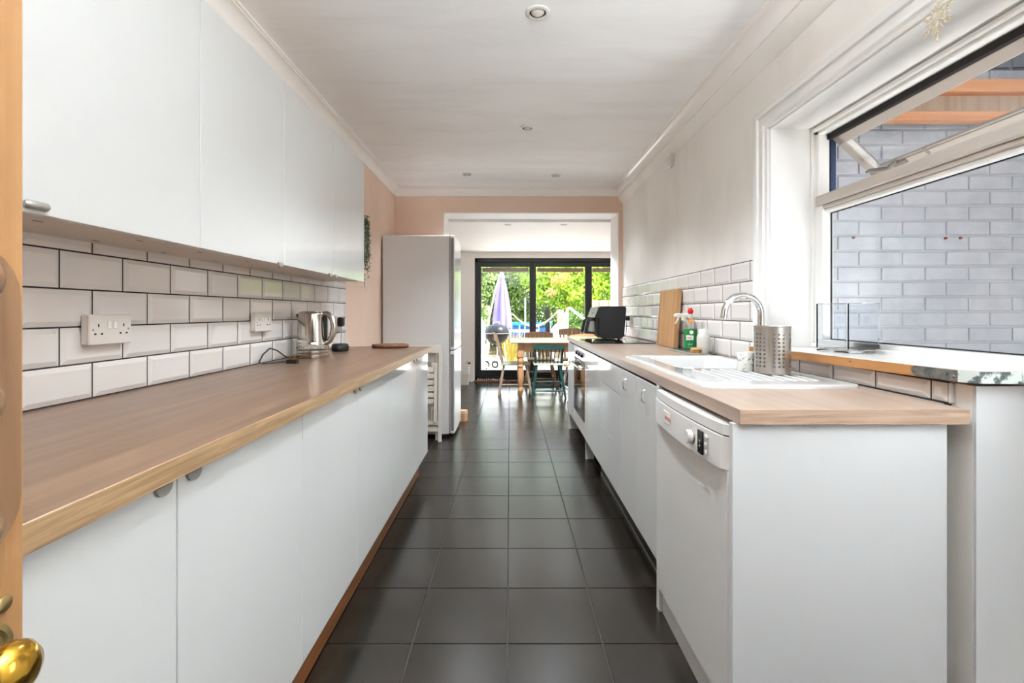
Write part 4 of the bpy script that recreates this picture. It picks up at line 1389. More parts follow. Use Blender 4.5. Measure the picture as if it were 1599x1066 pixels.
# ---------------------------------------------------------------- fridge freezer and folded chairs
u = thing('fridge_freezer', 'tall white fridge freezer in the far left corner', 'fridge', (-0.84, 4.64, 0))
B().box(-1.176, -0.562, 4.37, 4.915, 0.03, 1.868, 0.006).build('body', 'fridge_side', u)
B().box(-0.562, -0.553, 4.378, 4.907, 0.05, 1.86).build('seal', 'seal_grey', u)
for a, b in ((0.035, 0.800), (0.808, 1.872)):
    d = B().box(-0.553, -0.508, 4.368, 4.917, a, b, 0.010).build('door', 'fridge_door', u)
    B().box(-0.545, -0.516, 4.366, 4.370, a + 0.03, b - 0.03).build('edge_trim', 'seal_grey', d)
for x in (-1.1, -0.62):
    for y in (4.42, 4.86):
        B().lathe([(0.02, 0.0), (0.02, 0.032)], (x, y, 0), 12).build('foot', 'rubber_black', u)
B().box(-0.60, -0.566, 4.39, 4.43, 1.868, 1.884, 0.002).build('hinge_cover', 'plastic_white', u)


def folded_chair(yo, xo, label):
    u = thing('folding_chair', label, 'chair', (xo, yo, 0), group='folded slatted chairs by the fridge')
    t = math.radians(2.5)
    b = lambda x0, x1, z0, z1, y0=0.0, y1=0.022: B().box(x0, x1, y0, y1, z0, z1, 0.002)

    def lean(q):
        return q.turn(-t, 'X', (0, 0, 0))
    for x in (-0.42, -0.030):
        lean(b(x, x + 0.03, 0.0, 0.86)).build('back_rail', 'cream_wood', u, local=True)
        lean(b(x + (0.036 if x < -0.2 else -0.036), x + (0.062 if x < -0.2 else -0.010), 0.18, 0.70, -0.024, -0.002)).build('front_rail', 'cream_wood', u, local=True)
    lean(b(-0.39, -0.03, 0.79, 0.855, 0.002, 0.018)).build('top_rail', 'cream_wood', u, local=True)
    for z in (0.09, 0.15):
        lean(b(-0.39, -0.03, z, z + 0.034, 0.004, 0.016)).build('stretcher', 'cream_wood', u, local=True)
    for k in range(6):
        z = 0.34 + 0.056 * k
        lean(b(-0.385, -0.045, z, z + 0.042, -0.012, -0.001)).build('slat', 'cream_wood', u, local=True)
    return u


folded_chair(4.225, -0.612, 'cream slatted folding chair folded flat, front one beside the fridge')
folded_chair(4.28, -0.645, 'cream slatted folding chair folded flat, one behind against fridge side')


# ---------------------------------------------------------------- ceiling lights, junction box, ornament
def downlight(x, y, z, r, label, power=True):
    u = thing('downlight', label, 'downlight', (x, y, z), group='recessed ceiling downlights')
    B().lathe([(r, z + 0.0), (r, z - 0.004), (r * 0.93, z - 0.007), (r * 0.72, z - 0.007), (r * 0.68, z - 0.002), (r * 0.68, z - 0.0005)], (x, y, 0), 32, cap=False).build('ring', 'lamp_ring', u, smooth=40)
    B().lathe([(r * 0.68, z - 0.0006), (0.0, z - 0.0008)], (x, y, 0), 32, cap=False).build('recess', 'dark_void', u)
    B().ball((x, y, z + 0.004), (r * 0.58, r * 0.58, 0.016), 24, 10).build('lamp', 'lamp_glass', u, smooth=60)
    if power:
        lamp('SPOT', 'downlight_fill', (x, y, z - 0.03), (x, y, 0), power, (0.83, 0.92, 1.0), spot_size=math.radians(120), spot_blend=0.7, shadow_soft_size=0.05)  # added fill light; the fitting itself is unlit


downlight(0.1206, 2.039, ZC, 0.052, 'large recessed ceiling light nearest the camera', DOWNLIGHT_W)
downlight(0.122, 3.31, ZC, 0.050, 'recessed ceiling light midway along the kitchen', DOWNLIGHT_W)
downlight(-0.40, 4.43, ZC, 0.045, 'recessed ceiling light by the far wall, above the fridge side', DOWNLIGHT_W * .36)
downlight(0.436, 4.47, ZC, 0.045, 'recessed ceiling light by the far wall, above the hob side', DOWNLIGHT_W * .36)
downlight(-0.02, 5.42, ZE, 0.042, 'recessed ceiling light of rear room, over the chair end', 60)
downlight(0.62, 5.42, ZE, 0.042, 'recessed ceiling light of rear room, over the green chair', 60)
u = thing('junction_box', 'small cream cable box high on the right wall', 'cable box', (1.178, 3.43, 2.21))
B().box(1.152, XR, 3.39, 3.462, 2.208, 2.296, 0.004).build('body', 'socket_white', u)
B().tube([(1.165, 3.40, 2.29), (1.160, 3.385, 2.315), (1.155, 3.38, 2.33)], 0.003, 6).build('cable_stub', 'socket_white', u, smooth=60)


def snowflake():
    c = Vector((1.140, 1.262, 1.940))
    u = thing('snowflake_ornament', 'pale gold filigree snowflake hanging by the window architrave', 'ornament', c)
    b = B()
    for k in range(6):
        a = PI / 6 + PI / 3 * k
        d = Vector((0, math.cos(a), math.sin(a)))
        e = Vector((0, -math.sin(a), math.cos(a)))
        b.tube([d * 0.006, d * 0.048], 0.0014, 5)
        b.tube([d * (0.013 + 0.006 * math.cos(q)) + e * 0.004 * math.sin(q) for q in [2 * PI * i / 10 for i in range(10)]], 0.0012, 4, closed=True)
        for rr, L in ((0.024, 0.012), (0.032, 0.011), (0.040, 0.008)):
            for s_ in (-1, 1):
                b.tube([d * rr, d * (rr + L * 0.7) + e * (s_ * L * 0.6)], 0.0012, 4)
        f = Vector((0, math.cos(a + PI / 6), math.sin(a + PI / 6)))
        b.tube([f * 0.020, f * 0.036], 0.0012, 4)
        b.tube([d * 0.026, f * 0.022, Vector((0, math.cos(a + PI / 3), math.sin(a + PI / 3))) * 0.026], 0.0012, 4)
    b.build('filigree', 'snow_ornament', u, local=True)
    B().ball((0, 0, -0.054), (0.003, 0.003, 0.006), 8, 6).build('drop', 'snow_ornament', u, local=True)
    B().tube([(0, 0, 0.048), (0.006, 0, 0.10), (0.010, 0, 0.148)], 0.0004, 4).build('thread', 'white_paint', u, local=True)


snowflake()

# ---------------------------------------------------------------- rear room: table, chairs and small things
tb = thing('dining_table', 'pine dining table with turned legs and pale scrubbed top', 'table', (0.66, 6.80, 0))
B().box(0.0, 1.32, 6.34, 7.28, 0.742, 0.768, 0.006).build('tabletop', 'scrub_top', tb)
B().box(0.115, 1.205, 6.432, 6.455, 0.615, 0.742).box(0.115, 1.205, 7.165, 7.188, 0.615, 0.742).box(0.115, 0.138, 6.455, 7.165, 0.615, 0.742).box(1.182, 1.205, 6.455, 7.165, 0.615, 0.742).build('apron', 'pine_x', tb)
lp = [(0.012, 0.0), (0.020, 0.012), (0.026, 0.05), (0.038, 0.085), (0.040, 0.10), (0.030, 0.125), (0.024, 0.14), (0.030, 0.15), (0.028, 0.165), (0.034, 0.18), (0.040, 0.24), (0.042, 0.32), (0.036, 0.385), (0.030, 0.40),
      (0.042, 0.415), (0.042, 0.43), (0.030, 0.445), (0.036, 0.46), (0.045, 0.485), (0.045, 0.505), (0.034, 0.53), (0.040, 0.545)]
for x in (0.150, 1.17):
    for y in (6.455, 7.165):
        B().lathe(lp, (x, y, 0), 20).box(x - 0.042, x + 0.042, y - 0.042, y + 0.042, 0.545, 0.741, 0.003).build('leg', 'pine_z', tb, smooth=40)


def chair(label, loc, rz, frame, seatm, sw=0.40, sd=0.38, sz=0.44, top=0.86, style='slat', rake=0.10, crestm=None):
    u = thing('dining_chair', label, 'chair', loc, rz, group='wooden chairs around the dining table')
    L = dict(local=True)
    B().box(-sw / 2, sw / 2, -sd / 2, sd / 2, sz - 0.028, sz, 0.008).build('seat', seatm, u, **L)
    ft = {}
    for sx in (-1, 1):
        for sy in (-1, 1):
            a = Vector((sx * (sw / 2 - 0.045), sy * (sd / 2 - 0.045), sz - 0.028))
            f = Vector((sx * (sw / 2 + 0.025), sy * (sd / 2 + 0.03), 0.0))
            ft[(sx, sy)] = (f, a)
            m = (a + f) / 2
            B().tube([f, f * 0.75 + a * 0.25, m, a], [0.013, 0.017, 0.021, 0.015], 10).build('leg', frame, u, smooth=60, **L)

    def at(k, t):
        f, a = ft[k]
        return f + (a - f) * t
    for sy, tt in ((-1, 0.22), (1, 0.22), (-1, 0.5)):
        p, q = at((-1, sy), tt), at((1, sy), tt)
        m = (p + q) / 2
        B().tube([p, p * 0.75 + q * 0.25, m, p * 0.25 + q * 0.75, q], [0.008, 0.009, 0.014, 0.009, 0.008], 8).build('stretcher', frame, u, smooth=60, **L)
    for sx in (-1, 1):
        p, q = at((sx, -1), 0.36), at((sx, 1), 0.36)
        B().tube([p, (p + q) / 2, q], [0.008, 0.012, 0.008], 8).build('stretcher', frame, u, smooth=60, **L)
    yb, yt = -sd / 2 + 0.02, -sd / 2 - rake

    def back(x, z):
        t = (z - sz) / (top - sz)
        return (x * (1 + 0.12 * t), yb + (yt - yb) * t, z)
    hh = 0.05 if style == 'spindle' else 0.09
    n = 12
    w = sw * 0.94
    vs, fs = [], []
    for i in range(n + 1):
        x = -w / 2 + w * i / n
        k = 1 - (2 * i / n - 1) ** 2
        xx, yy, _ = back(x, top)
        yy -= 0.035 * k
        crown = 0.022 * k if style != 'spindle' else 0.006 * k
        for dy, dz in ((-0.010, -hh), (0.010, -hh), (0.010, crown), (-0.010, crown)):
            vs.append((xx * 1.03, yy + dy, top - 0.022 + dz))
    for i in range(n):
        for k in range(4):
            l = (k + 1) % 4
            fs.append((i * 4 + k, i * 4 + l, (i + 1) * 4 + l, (i + 1) * 4 + k))
    fs += [(0, 1, 2, 3)[::-1], tuple(n * 4 + k for k in range(4))]
    B().add(vs, fs).build('crest_rail', crestm or frame, u, smooth=40, **L)
    for sx in (-1, 1):
        B().tube([back(sx * (w / 2 - 0.015), sz - 0.01), back(sx * (w / 2 - 0.015), (sz + top) / 2), back(sx * (w / 2 - 0.012), top - 0.03)], [0.014, 0.015, 0.012], 8).build('back_post', frame, u, smooth=60, **L)
    ns = 6 if style == 'spindle' else 5
    for k in range(ns):
        x = -w / 2 + w * (k + 1) / (ns + 1)
        p, q = Vector(back(x * 0.9, sz - 0.005)), Vector(back(x, top - 0.04))
        q.y -= 0.03 * (1 - (2 * x / w) ** 2)
        if style == 'spindle':
            B().tube([p, (p + q) / 2, q], [0.0065, 0.008, 0.0055], 8).build('spindle', frame, u, smooth=60, **L)
        else:
            B().bar(p, q, 0.030, 0.010).build('slat', frame, u, **L)
    return u


chair('teal green painted spindle-back chair tucked under the dining table', (0.525, 6.555, 0), 0.0, 'teal_paint', 'seat_pad', sw=0.40, sd=0.34, sz=0.465, top=0.735, style='spindle', rake=0.05)
chair('weathered grey-brown wooden chair in profile at the table end', (0.075, 6.78, 0), -PI / 2, 'driftwood', 'seat_pad', sw=0.38, sd=0.40, sz=0.44, top=0.87, rake=0.08)
chair('wooden chair with curved taupe crest rail behind the dining table', (0.475, 7.36, 0), PI, 'driftwood', 'taupe_wood', sw=0.42, sd=0.38, sz=0.44, top=0.845, crestm='taupe_wood')
chair('orange pine chair at the far end of dining table behind the hob', (0.96, 6.40, 0), 0.10, 'cream_wood', 'pine_x', sw=0.40, sd=0.36, sz=0.44, top=0.88, crestm='pine_x')
chair('brown wooden chair behind the pine one past the worktop end', (0.98, 7.38, 0), PI - 0.1, 'driftwood', 'taupe_wood', sw=0.40, sd=0.36, sz=0.44, top=0.90, crestm='taupe_wood')

u = thing('wire_basket', 'white woven openwork basket on the floor by the glazed door', 'basket', (-0.735, 7.55, 0))
for k in range(9):
    z = 0.02 + k * 0.037
    r = 0.075 + 0.025 * k / 8
    B().tube([(r * math.cos(a), r * math.sin(a), z) for a in [2 * PI * i / 20 for i in range(20)]], 0.006, 6, closed=True).build('hoop', 'cream_wood', u, smooth=60, local=True)
bb = B()
for k in range(20):
    a, a2 = 2 * PI * k / 20, 2 * PI * (k + 2) / 20
    bb.tube([(0.075 * math.cos(a), 0.075 * math.sin(a), 0.0), (0.10 * math.cos(a2), 0.10 * math.sin(a2), 0.32)], 0.004, 5)
    bb.tube([(0.075 * math.cos(a2), 0.075 * math.sin(a2), 0.0), (0.10 * math.cos(a), 0.10 * math.sin(a), 0.32)], 0.004, 5)
bb.build('weave', 'cream_wood', u, smooth=60, local=True)['kind'] = 'stuff'
u = thing('socket', 'small white socket with plug low on the end wall', 'socket', (-0.69, YE, 0.26))
B().box(-0.735, -0.65, YE - 0.012, YE, 0.26, 0.345, 0.003).build('face_plate', 'socket_white', u)
B().box(-0.69, -0.655, YE - 0.05, YE - 0.0125, 0.285, 0.325, 0.006).build('plug_body', 'black_plastic', u)
u = thing('wooden_block', 'small round-cornered wooden block on the floor past the fridge', 'doorstop', (-0.50, 5.07, 0))
B().prism([(-0.045, -0.04), (0.02, -0.045), (0.042, -0.02), (0.045, 0.03), (0.0, 0.045), (-0.045, 0.03)], 'z', 0.0, 0.108).build('body', 'pine_z', u, local=True)
B().prism([(-0.047, -0.042), (0.021, -0.047), (0.044, -0.02), (0.047, 0.031), (0.0, 0.047), (-0.047, 0.031)], 'z', 0.084, 0.090).build('band', 'pole_white', u, local=True)
r = random.Random(5)
pb = None
for k in range(13):
    o = B().ball((0, 0, 0), 1.0, 10, 7).build('pebble', 'pebble', smooth=60) if pb is None else pb.copy()
    if pb is None:
        pb = o
    else:
        C.objects.link(o)
    s_ = (r.uniform(0.011, 0.0165), r.uniform(0.011, 0.0165), r.uniform(0.010, 0.020))
    o.scale = s_
    o.location = (-0.53 + 0.036 * k, 7.882 + r.uniform(-0.010, 0.010), 0.018 + s_[2] * 0.97)
    o.rotation_euler = (0, 0, r.uniform(0, 3))
    tag(o, 'pale pebble lying along the foot of the glazed door', 'pebble', 'pebbles along the glazed door')

# ---------------------------------------------------------------- garden
gnd = struct(B().box(-14, 18, 8.25, 40, -0.25, -0.062).build('ground', 'soil'))
pv = struct(B().box(-3.2, 5.0, 8.15, 12.6, -0.2, -0.048).build('pavement', 'paving_joint'))
pc = None
for i in range(-5, 8):
    for j in range(7):
        if pc is None:
            pc = B().box(0, 0.592, 0, 0.592, -0.03, 0.0, 0.004).build('paving_slab', 'paving', pv, local=True)
            o = pc
        else:
            o = inst(pc, 'paving_slab', pv, (0, 0, 0))
        o.location = (i * 0.6 + 0.004, 8.22 + j * 0.6, -0.04)
GZ = -0.04


def foliage(b, cx, cy, cz, rx, ry, rz, n, size, rg, shell=0.55):
    vs, fs = [], []
    P = rg.normal(size=(n, 3))
    P /= np.linalg.norm(P, axis=1)[:, None]
    rad = shell + (1 - shell) * rg.random(n) ** 0.5
    lump = 1 + 0.22 * np.sin(P[:, 0] * 5 + cx) * np.sin(P[:, 2] * 6 + cz) + 0.15 * np.sin(P[:, 1] * 9)
    Q = P * (rad * lump)[:, None] * np.array([rx, ry, rz]) + np.array([cx, cy, cz])
    D = rg.normal(size=(n, 3))
    D /= np.linalg.norm(D, axis=1)[:, None]
    E = np.cross(D, P + 0.3 * rg.normal(size=(n, 3)))
    E /= (np.linalg.norm(E, axis=1)[:, None] + 1e-6)
    s = size * (0.7 + 0.6 * rg.random(n))[:, None]
    A = Q - D * s
    Bq = Q + E * s * 0.5
    Cq = Q + D * s
    Dq = Q - E * s * 0.5
    V = np.stack([A, Bq, Cq, Dq], 1).reshape(-1, 3)
    b.append(V)


def leaf_mesh(name, chunks, m, parent):
    V = np.concatenate(chunks)
    off = np.array(parent.location)
    V = V - off
    n = len(V) // 4
    me = bpy.data.meshes.new(name)
    me.vertices.add(len(V))
    me.vertices.foreach_set('co', V.astype(np.float32).ravel())
    me.loops.add(4 * n)
    me.loops.foreach_set('vertex_index', np.arange(4 * n, dtype=np.int32))
    me.polygons.add(n)
    me.polygons.foreach_set('loop_start', np.arange(0, 4 * n, 4, dtype=np.int32))
    me.update(calc_edges=True)
    me.materials.append(M[m])
    o = bpy.data.objects.new(name, me)
    C.objects.link(o)
    o.parent = parent
    o['kind'] = 'stuff'
    return o


rg = np.random.default_rng(7)


def tree(label, x, y, blobs, m, n, size, trunk=0.09, cat='tree', name='garden_tree', extra=None):
    u = thing(name, label, cat, (x, y, GZ - 0.02), group='trees and shrubs at the end of the garden')
    if trunk:
        B().tube([(x, y, GZ - 0.05), (x + 0.05, y, 0.7), (x - 0.03, y + 0.05, 1.5), (x, y, 2.4)], [trunk, trunk * 0.85, trunk * 0.7, trunk * 0.4], 9).build('trunk', 'fence_wood', u, smooth=60)
    ch = []
    tot = sum(q[3] * q[4] * q[5] for q in blobs)
    for q in blobs:
        foliage(ch, *q, int(n * q[3] * q[4] * q[5] / tot), size, rg)
    leaf_mesh('foliage', ch, m, u)
    if extra:
        ch = []
        for q in extra:
            foliage(ch, *q, 75, size * 0.8, rg, 0.05)
        leaf_mesh('blossom', ch, 'leaf_blossom', u)
    return u


tree('tall olive-green tree behind the closed parasol', -0.9, 15.6, [(-0.9, 15.6, 2.0, 1.5, 0.9, 1.6), (-2.2, 15.9, 1.9, 1.2, 0.8, 1.6), (-0.2, 15.8, 2.9, 1.3, 0.8, 1.2), (0.4, 15.6, 1.9, 0.8, 0.7, 1.1)], 'leaf_olive', 16000, 0.065)
tree('dense lime-green tree with pale blossom in the middle of the garden', 1.7, 14.6, [(1.6, 14.6, 2.1, 0.95, 0.8, 0.85), (2.5, 14.9, 2.3, 1.1, 0.8, 1.1), (1.0, 14.8, 2.6, 0.8, 0.7, 0.8), (2.0, 14.4, 1.65, 0.7, 0.6, 0.5)],
     'leaf_lime', 13000, 0.06, extra=[(1.35, 13.85, 2.08, 0.20, 0.10, 0.20), (1.22, 13.80, 1.72, 0.20, 0.10, 0.12), (1.58, 13.75, 2.14, 0.16, 0.08, 0.2)])
tree('bright green tree above the fence at the right of the glazed doors', 4.3, 15.0, [(3.6, 15.0, 2.4, 0.9, 0.8, 1.0), (4.7, 15.2, 2.2, 1.2, 0.9, 1.3), (5.9, 15.4, 2.4, 1.3, 0.9, 1.5)], 'leaf_lime', 9000, 0.065)
tree('mid green shrub growing under the white tube frame', 1.72, 12.2, [(1.72, 12.2, 0.55, 0.28, 0.3, 0.65), (1.95, 12.3, 0.4, 0.25, 0.3, 0.5)], 'leaf_mid', 4200, 0.04, trunk=0.0, cat='shrub', name='garden_shrub')
tree('tall dark hedge tree closing the view behind the garden', 0.5, 18.5, [(-4.5, 18.5, 2.6, 2.4, 0.8, 3.2), (-1, 18.6, 2.6, 2.6, 0.8, 3.4), (2.8, 18.6, 2.6, 2.6, 0.8, 3.2), (6.8, 18.5, 2.6, 2.6, 0.8, 3.4)], 'leaf_mid', 26000, 0.10, trunk=0.15)
tree('broad mid-green hedge behind the trampoline', 0.9, 16.9, [(-0.2, 16.9, 0.7, 1.1, 0.45, 1.0), (1.5, 16.9, 0.7, 1.1, 0.45, 1.0), (3.2, 16.9, 0.8, 1.1, 0.45, 1.1)], 'leaf_mid', 9000, 0.06, trunk=0.0, cat='shrub', name='garden_shrub')
tree('low green bush at the far left of the garden', -2.2, 13.4, [(-2.2, 13.4, 0.7, 0.9, 0.6, 0.8), (-1.1, 13.9, 0.8, 0.5, 0.5, 0.9)], 'leaf_olive', 5000, 0.05, trunk=0.0, cat='shrub', name='garden_shrub')

# yellow ornamental grass beside the barbecue
u = thing('ornamental_grass', 'clump of golden yellow grass beside the barbecue', 'plant', (0.06, 11.3, GZ), group=None)
b = B()
rr = random.Random(2)
for k in range(90):
    a, rad = rr.uniform(0, 2 * PI), rr.uniform(0, 0.16)
    x, y = 0.06 + rad * math.cos(a), 11.3 + rad * math.sin(a)
    lean = rr.uniform(0.05, 0.42)
    h = rr.uniform(0.5, 0.95)
    dx, dy = lean * math.cos(a), lean * math.sin(a)
    w_ = rr.uniform(0.003, 0.006)
    b.add([(x - w_, y, GZ), (x + w_, y, GZ), (x + dx * 0.4 + w_, y + dy * 0.4, GZ + h * 0.65), (x + dx * 0.4 - w_, y + dy * 0.4, GZ + h * 0.65), (x + dx, y + dy, GZ + h)], [(0, 1, 2, 3), (3, 2, 4)])
b.build('blades', 'grass_yellow', u)['kind'] = 'stuff'

# barbecue
u = thing('kettle_barbecue', 'black kettle barbecue on wheels outside the glazed door', 'barbecue', (-0.285, 10.3, GZ))
cx, cy = -0.285, 10.3
B().lathe([(0.0, 0.455), (0.09, 0.465), (0.18, 0.52), (0.235, 0.60), (0.262, 0.69), (0.262, 0.705)], (cx, cy, 0), 28, cap=False).build('bowl', 'bbq_bowl', u, smooth=60)
B().lathe([(0.262, 0.694), (0.278, 0.696), (0.280, 0.704), (0.272, 0.708), (0.262, 0.706)], (cx, cy, 0), 28, cap=False).build('rim', 'alloy', u, smooth=40)
ld = B().lathe([(0.272, 0.700), (0.270, 0.715), (0.245, 0.79), (0.19, 0.855), (0.10, 0.893), (0.0, 0.90)], (cx, cy, 0), 28, cap=False).build('lid', 'bbq_enamel', u, smooth=60)
B().tube([(cx - 0.06, cy - 0.03, 0.893), (cx - 0.05, cy - 0.03, 0.94), (cx + 0.05, cy - 0.03, 0.94), (cx + 0.06, cy - 0.03, 0.893)], 0.011, 8).build('lid_handle', 'alloy', ld, smooth=50)
for k, (dx, dy) in enumerate(((0.02, -0.10), (-0.20, 0.14), (0.20, 0.14))):
    B().tube([(cx + dx * 0.8, cy + dy * 0.8, 0.50), (cx + dx * 1.1, cy + dy * 1.3, GZ + (0.0 if k == 0 else 0.07))], 0.014, 8).build('leg', 'alloy', u, smooth=60)
for sx in (-0.22, -0.03):
    w_ = B().lathe([(0.0, -0.016), (0.045, -0.016), (0.052, -0.022), (0.075, -0.02), (0.078, 0.0), (0.075, 0.02), (0.052, 0.022), (0.045, 0.016), (0.0, 0.016)], (cx + sx + 0.0, cy - 0.16, GZ + 0.078), 24, 'y').build('wheel', 'rubber_black', u, smooth=40)
    B().lathe([(0.0, -0.022), (0.042, -0.018), (0.042, 0.018), (0.0, 0.022)], (cx + sx, cy - 0.16, GZ + 0.078), 20, 'y').build('hub', 'alloy', w_, smooth=40)
B().tube([(cx - 0.22, cy - 0.16, GZ + 0.078), (cx - 0.03, cy - 0.16, GZ + 0.078)], 0.008, 8).build('axle', 'alloy', u)
B().lathe([(0.15, 0.17), (0.15, 0.185), (0.0, 0.185)], (cx, cy, 0), 20).build('ash_tray', 'alloy', u, smooth=40)


# parasol
def parasol():
    x, y = -0.19, 11.5
    u = thing('parasol', 'closed lilac cantilever parasol hanging from a white pole', 'parasol', (-0.6, 11.9, GZ))
    seg = 48
    prof = [(0.015, 2.15), (0.035, 2.06), (0.055, 1.96), (0.085, 1.85), (0.12, 1.62), (0.155, 1.35), (0.185, 1.08), (0.205, 0.90), (0.20, 0.84)]
    vs, fs = [], []
    for i in range(seg):
        a = 2 * PI * i / seg
        for k, (r0, z) in enumerate(prof):
            f = 1 + (0.20 * math.cos(a * 8) + 0.07 * math.cos(a * 5 + 1)) * min(1, k / 4)
            zz = z - (0.06 * math.cos(a * 8 + 0.6) if k >= 7 else 0) - (0.09 * max(0, math.cos(a - 5.2)) if k >= 7 else 0)
            vs.append((x + r0 * f * math.cos(a), y + r0 * f * math.sin(a), zz))
    n = len(prof)
    for i in range(seg):
        j = (i + 1) % seg
        for k in range(n - 1):
            fs.append((i * n + k, i * n + k + 1, j * n + k + 1, j * n + k))
    B().add(vs, fs).build('canopy', 'parasol', u, smooth=70)
    B().lathe([(0.075, 1.985), (0.060, 2.05), (0.03, 2.13), (0.0, 2.16)], (x, y, 0), 20, cap=False).build('vent', 'parasol', u, smooth=60)
    B().tube([(-0.56, 11.7, GZ), (-0.53, 11.68, 0.9), (-0.35, 11.6, 1.7), (-0.20, 11.5, 2.15), (-0.16, 11.5, 2.19)], 0.024, 8).build('pole', 'pole_white', u, smooth=60)
    B().tube([(x, y, 0.80), (x, y, 2.18)], 0.014, 8).build('stem', 'pole_white', u)
    B().box(-0.85, -0.27, 11.45, 11.95, GZ, GZ + 0.08, 0.01).build('base', 'paving', u)


parasol()
# ribbed planter with plant, ball
u = thing('water_butt', 'pale blue ribbed garden water butt outside the door, at its left', 'water butt', (-0.64, 9.4, GZ))
pf = []
for k in range(26):
    z = GZ + 0.04 * k
    pf.append((0.150 + (0.008 if k % 5 else -0.004), z))
B().lathe(pf + [(0.14, GZ + 1.02), (0.0, GZ + 1.02)], (-0.64, 9.4, 0), 28).build('body', 'butt_blue', u, smooth=50)
u = thing('potted_plant', 'leafy green plant growing above the pale blue water butt', 'plant', (-0.64, 9.4, GZ + 1.02))
B().lathe([(0.08, GZ + 1.0205), (0.1, GZ + 1.09), (0.0, GZ + 1.09)], (-0.64, 9.4, 0), 18).build('pot', 'butt_blue', u, smooth=40)
ch = []
foliage(ch, -0.62, 9.4, 1.18, 0.16, 0.12, 0.14, 90, 0.045, rg, 0.2)
leaf_mesh('leaves', ch, 'leaf_mid', u)
u = thing('football', 'small black and white football on the paving by the water butt', 'ball', (-0.52, 9.65, GZ))
B().ball((-0.52, 9.65, GZ + 0.09), 0.088, 20, 14).build('body', 'white_out', u, smooth=80)
for a, e in ((4.4, 0.1), (5.2, 0.7), (3.7, 0.75), (5.4, -0.5), (4.2, -0.6), (4.6, 1.2), (3.2, 0.0), (6.1, 0.1)):
    d = Vector((math.cos(a) * math.cos(e), math.sin(a) * math.cos(e), math.sin(e)))
    s1 = d.orthogonal().normalized()
    s2 = d.cross(s1)
    c0 = Vector((-0.52, 9.65, GZ + 0.09))
    B().add([c0 + (d * 0.0845 + (s1 * math.cos(q) + s2 * math.sin(q)) * 0.030) for q in [2 * PI * i / 5 for i in range(5)]] + [c0 + d * 0.0905], [(i, (i + 1) % 5, 5) for i in range(5)]).build('panel', 'black_plastic', u)

# trampoline, hammock, post, white table, round chair, tube frame
u = thing('trampoline', 'blue-skirted garden trampoline with teal padded edge', 'trampoline', (0.55, 13.75, GZ))
tc_ = (0.55, 13.75)
B().lathe([(0.0, 0.80), (0.56, 0.80), (0.56, 0.81), (0.0, 0.81)], (tc_[0], tc_[1], 0), 32).build('mat', 'black_matte', u)
B().lathe([(0.54, 0.82), (0.58, 0.86), (0.68, 0.86), (0.70, 0.80), (0.68, 0.76)], (tc_[0], tc_[1], 0), 36, cap=False).build('edge_pad', 'trampoline_teal', u, smooth=40)
B().lathe([(0.66, 0.78), (0.66, 0.35)], (tc_[0], tc_[1], 0), 36, cap=False).build('skirt', 'trampoline_blue', u, smooth=40)
for a in (3.6, 4.3, 5.1, 5.8, 0.6, 2.4):
    B().tube([(tc_[0] + 0.68 * math.cos(a), tc_[1] + 0.68 * math.sin(a), GZ - 0.02), (tc_[0] + 0.68 * math.cos(a), tc_[1] + 0.68 * math.sin(a), 0.8)], 0.02, 8).build('leg', 'pole_white', u)
B().tube([(0.42, 12.87, GZ - 0.02), (0.42, 12.87, 1.55)], [0.026, 0.022], 8).build('net_pole', 'butt_blue', u)
u = thing('garden_post', 'square pale timber post holding the hammock', 'post', (1.38, 12.85, GZ))
B().box(1.28, 1.46, 12.8, 12.96, GZ - 0.02, 1.22, 0.01).build('body', 'fence_wood', u)
u = thing('garden_post', 'dark timber post of the pergola, nearer the trampoline', 'post', (1.04, 12.98, GZ))
B().box(0.98, 1.09, 12.93, 13.04, GZ - 0.02, 1.3, 0.01).build('body', 'window_black', u)
u = thing('hammock', 'cream hammock slung before the trampoline', 'hammock', (0.7, 12.85, 0.8))
vs, fs = [], []
for i in range(17):
    t = i / 16
    x = 0.08 + (1.28 - 0.08) * t
    z = 1.08 - 0.36 * (1 - (2 * t - 1) ** 2) + 0.06 * t
    wd = 0.03 + 0.22 * (1 - (2 * t - 1) ** 2)
    for k in range(5):
        s_ = (k - 2) / 2
        vs.append((x, 12.72 + wd * s_, z + 0.06 * s_ * s_))
for i in range(16):
    for k in range(4):
        fs.append((i * 5 + k, i * 5 + k + 1, (i + 1) * 5 + k + 1, (i + 1) * 5 + k))
B().add(vs, fs).build('cloth', 'hammock', u, smooth=60)
B().tube([(0.08, 12.72, 1.08), (-0.4, 12.75, 1.5)], 0.008, 6).tube([(1.28, 12.72, 1.14), (1.37, 12.8, 1.2)], 0.008, 6).build('rope', 'hammock', u)
u = thing('garden_table', 'white garden table in full sun behind the yellow grass', 'table', (0.35, 12.0, GZ))
B().box(-0.02, 0.72, 11.8, 12.45, 0.66, 0.70, 0.006).build('tabletop', 'white_out', u)
for x in (0.02, 0.68):
    for y in (11.84, 12.40):
        B().box(x - 0.022, x + 0.022, y - 0.022, y + 0.022, GZ, 0.66).build('leg', 'white_out', u)
u = thing('garden_chair', 'white round-backed moulded garden chair in full sun', 'chair', (1.06, 10.0, GZ))
pts = [(1.06 + 0.17 * math.cos(a), 0.72 + 0.19 * math.sin(a)) for a in [2 * PI * i / 28 for i in range(28)]]
B().prism(pts, 'y', 10.16, 10.19).build('backrest', 'white_out', u, smooth=30)
B().lathe([(0.0, 0.38), (0.20, 0.38), (0.215, 0.395), (0.20, 0.41), (0.0, 0.41)], (1.06, 9.98, 0), 24).build('seat', 'white_out', u, smooth=40)
